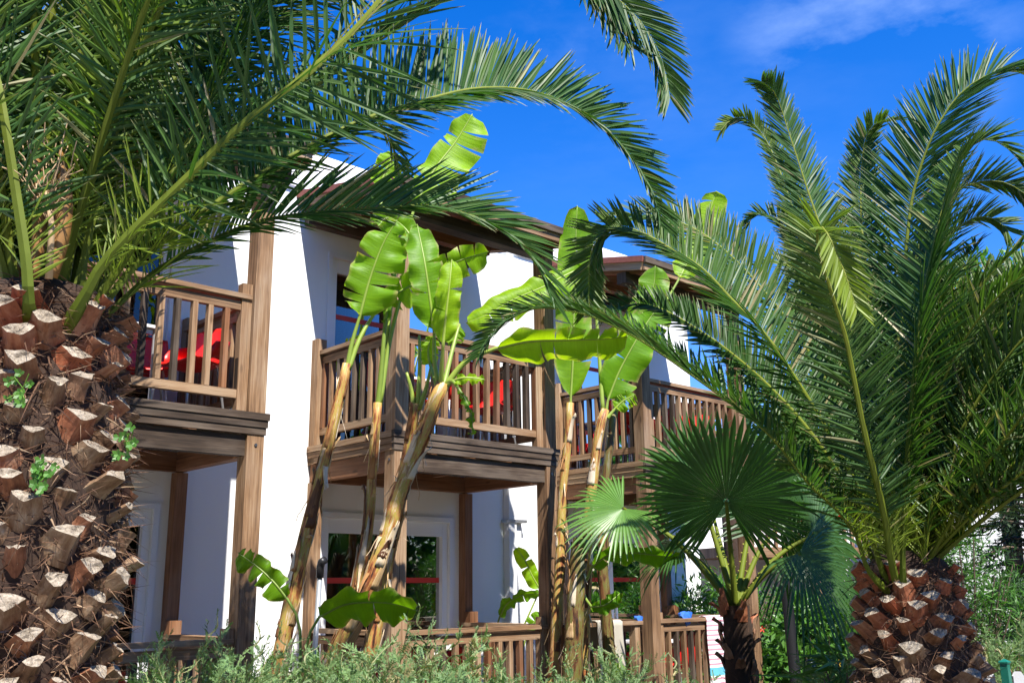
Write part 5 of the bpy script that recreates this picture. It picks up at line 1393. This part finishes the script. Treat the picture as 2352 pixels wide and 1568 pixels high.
# dark conifer with layered drooping boughs
def conifer():
    random.seed(72); D=12.0; p=at(2385,1300,D); zt_=at(2385,870,D).z
    r=thing('conifer','dark conifer with drooping boughs at the right edge before the white house','tree',V((p.x,D,0)),0,None)
    t=MB(); t.tube([(0,0,0),(0,0,zt_*.5),(0,0,zt_)],[.13,.09,.02],9); t.build('trunk',M['bark'],r,True)
    mb=MB(); b=MB()
    for i in range(58):
        f=(i+.5)/58; z=.35+(zt_-.4)*f; a=i*2.39996; R_=(1.25*(1-f)**.6+.15)*rnd(.75,1.15); o=V((math.cos(a),math.sin(a),0))
        pts=[V((0,0,z)),o*R_*.5+V((0,0,z+.05)),o*R_+V((0,0,z-.22*R_))]
        C,_=catmull(pts,9); b.tube(C,[.02*(1-k/9)+.003 for k in range(9)],5)
        for k in range(2,9):
            for s in range(26):
                d=V((rnd(-1,1),rnd(-1,1),rnd(-.9,.35)))+o*.5; d.normalize(); w_=d.cross(V((rnd(-1,1),rnd(-1,1),rnd(-1,1)))).normalized()*rnd(.008,.016)
                P=C[k]+V((rnd(-.1,.1),rnd(-.1,.1),rnd(-.08,.05))); l_=rnd(.06,.16); mb.tint=(rnd(0,.5) if random.random()<.25 else 0,rnd(.3,.65),0)
                mb.poly([P-w_*.4,P+w_*.4,P+d*l_*.6+w_,P+d*l_]) ; mb.poly([P+d*l_*.3,P+d*l_*.6+w_,P+d*l_*.9-w_*2])
    b.build('branches',M['bark'],r); mb.build('crown',M['conifer'],r)
conifer()
# a slender fan palm showing between the posts in the distance
def far_fan():
    D=17.0; top=at(1660,1000,D); r=thing('fan_palm','distant fan palm crown showing between the right balcony post and the white wall','palm tree',V((top.x,D,0)))
    loc=V((top.x,D,0)); t=MB(); t.tube([(0,0,0),(.03,0,top.z*.5),(0,0,top.z)],[.16,.13,.12],10,jit=.05); t.build('trunk',M['core'],r,True)
    random.seed(77)
    for k in range(13):
        a=k*2.39996; e=rnd(-.3,1.1); d=V((math.cos(a)*math.cos(e),math.sin(a)*math.cos(e),math.sin(e))); h=V((top.x,top.y,top.z))+d*.7
        fan_leaf(h,(d.cross(V((-d.y,d.x,0)))*1.0+V((0,0,.4))),d,.62,4.2,26,r,loc,split=.5,droopy=.4,young=.2)
        m=MB(); m.tint=(.3,.5,0); m.tube([V((0,0,top.z)),V((0,0,top.z))+d*.7],[.02,.012],5); m.build('petiole',M['rachis'],r)
far_fan()
# weeds rooted between the leaf bases of the big palm
def weed(x,y,D,label,n,seed):
    random.seed(seed); p=at(x,y,D); r=thing('weed',label,'weed',p,0,'weeds growing on the palm trunk'); mb=MB()
    for k in range(n):
        t=rnd(0,1); c=V((rnd(-.05,.05),rnd(-.04,.02),rnd(-.07,.07)))
        for q in range(5):
            a=q*1.2566+rnd(-.3,.3); d=V((math.cos(a),-.5,math.sin(a))).normalized()*rnd(.018,.032); s=V((-math.sin(a),0,math.cos(a)))*.009
            mb.tint=(rnd(.2,.6),rnd(.55,.9),0); mb.poly([c,c+d*.6-s,c+d,c+d*.6+s])
    mb.build('foliage',M['oleander'],r); s=MB()
    for k in range(5): s.tube([(0,.03,-.05),(rnd(-.02,.02),0,0),(rnd(-.05,.05),-.02,rnd(-.05,.07))],.0022,4)
    s.build('stems',M['midrib'],r)
weed(100,1085,3.97,'small leafy green weed sprouting low on the big palm trunk',16,81)
weed(45,895,3.99,'small weed sprouting higher on the big palm trunk',9,82)
weed(290,1015,4.1,'tiny weed at the right edge of the big palm trunk',8,83)

# added unseen evergreens: right side for door reflections, behind camera to cut sky fill
for k,(x,y,hh) in enumerate(((10.5,3.0,5.2),(11.5,5.6,4.6),(12.0,8.2,5.4),(10.2,.2,4.8),(13.0,10.6,5.0),(10.4,13.6,4.6),(12.6,15.0,5.2),(-13,-8,7.5),(-9.5,-9,8),(-6,-8.4,7.6),(-2.6,-9.2,8.2),(1,-8.5,7.8),(4.5,-9,8),(8,-8.2,7.6),(11.5,-6,7),(-14,-3.5,7))):
    random.seed(300+k)
    r=thing('broadleaf_tree','bushy evergreen tree outside the picture, added for door reflections and less sky fill','tree',V((x,y,0)),0,'unseen evergreens added around the garden')
    t=MB(); t.tube([(0,0,0),(.05,0,1.2),(0,0,hh*.85)],[.16,.12,.03],8); t.build('trunk',M['bark'],r,True)
    mb=MB(); leafcloud(60,lambda i:(V((random.gauss(0,.14*hh),random.gauss(0,.14*hh),rnd(.9,hh))),.11*hh,rnd(.3,.7)),46,.05*hh,.016*hh,1,mb); mb.build('crown',M['oleander'],r)
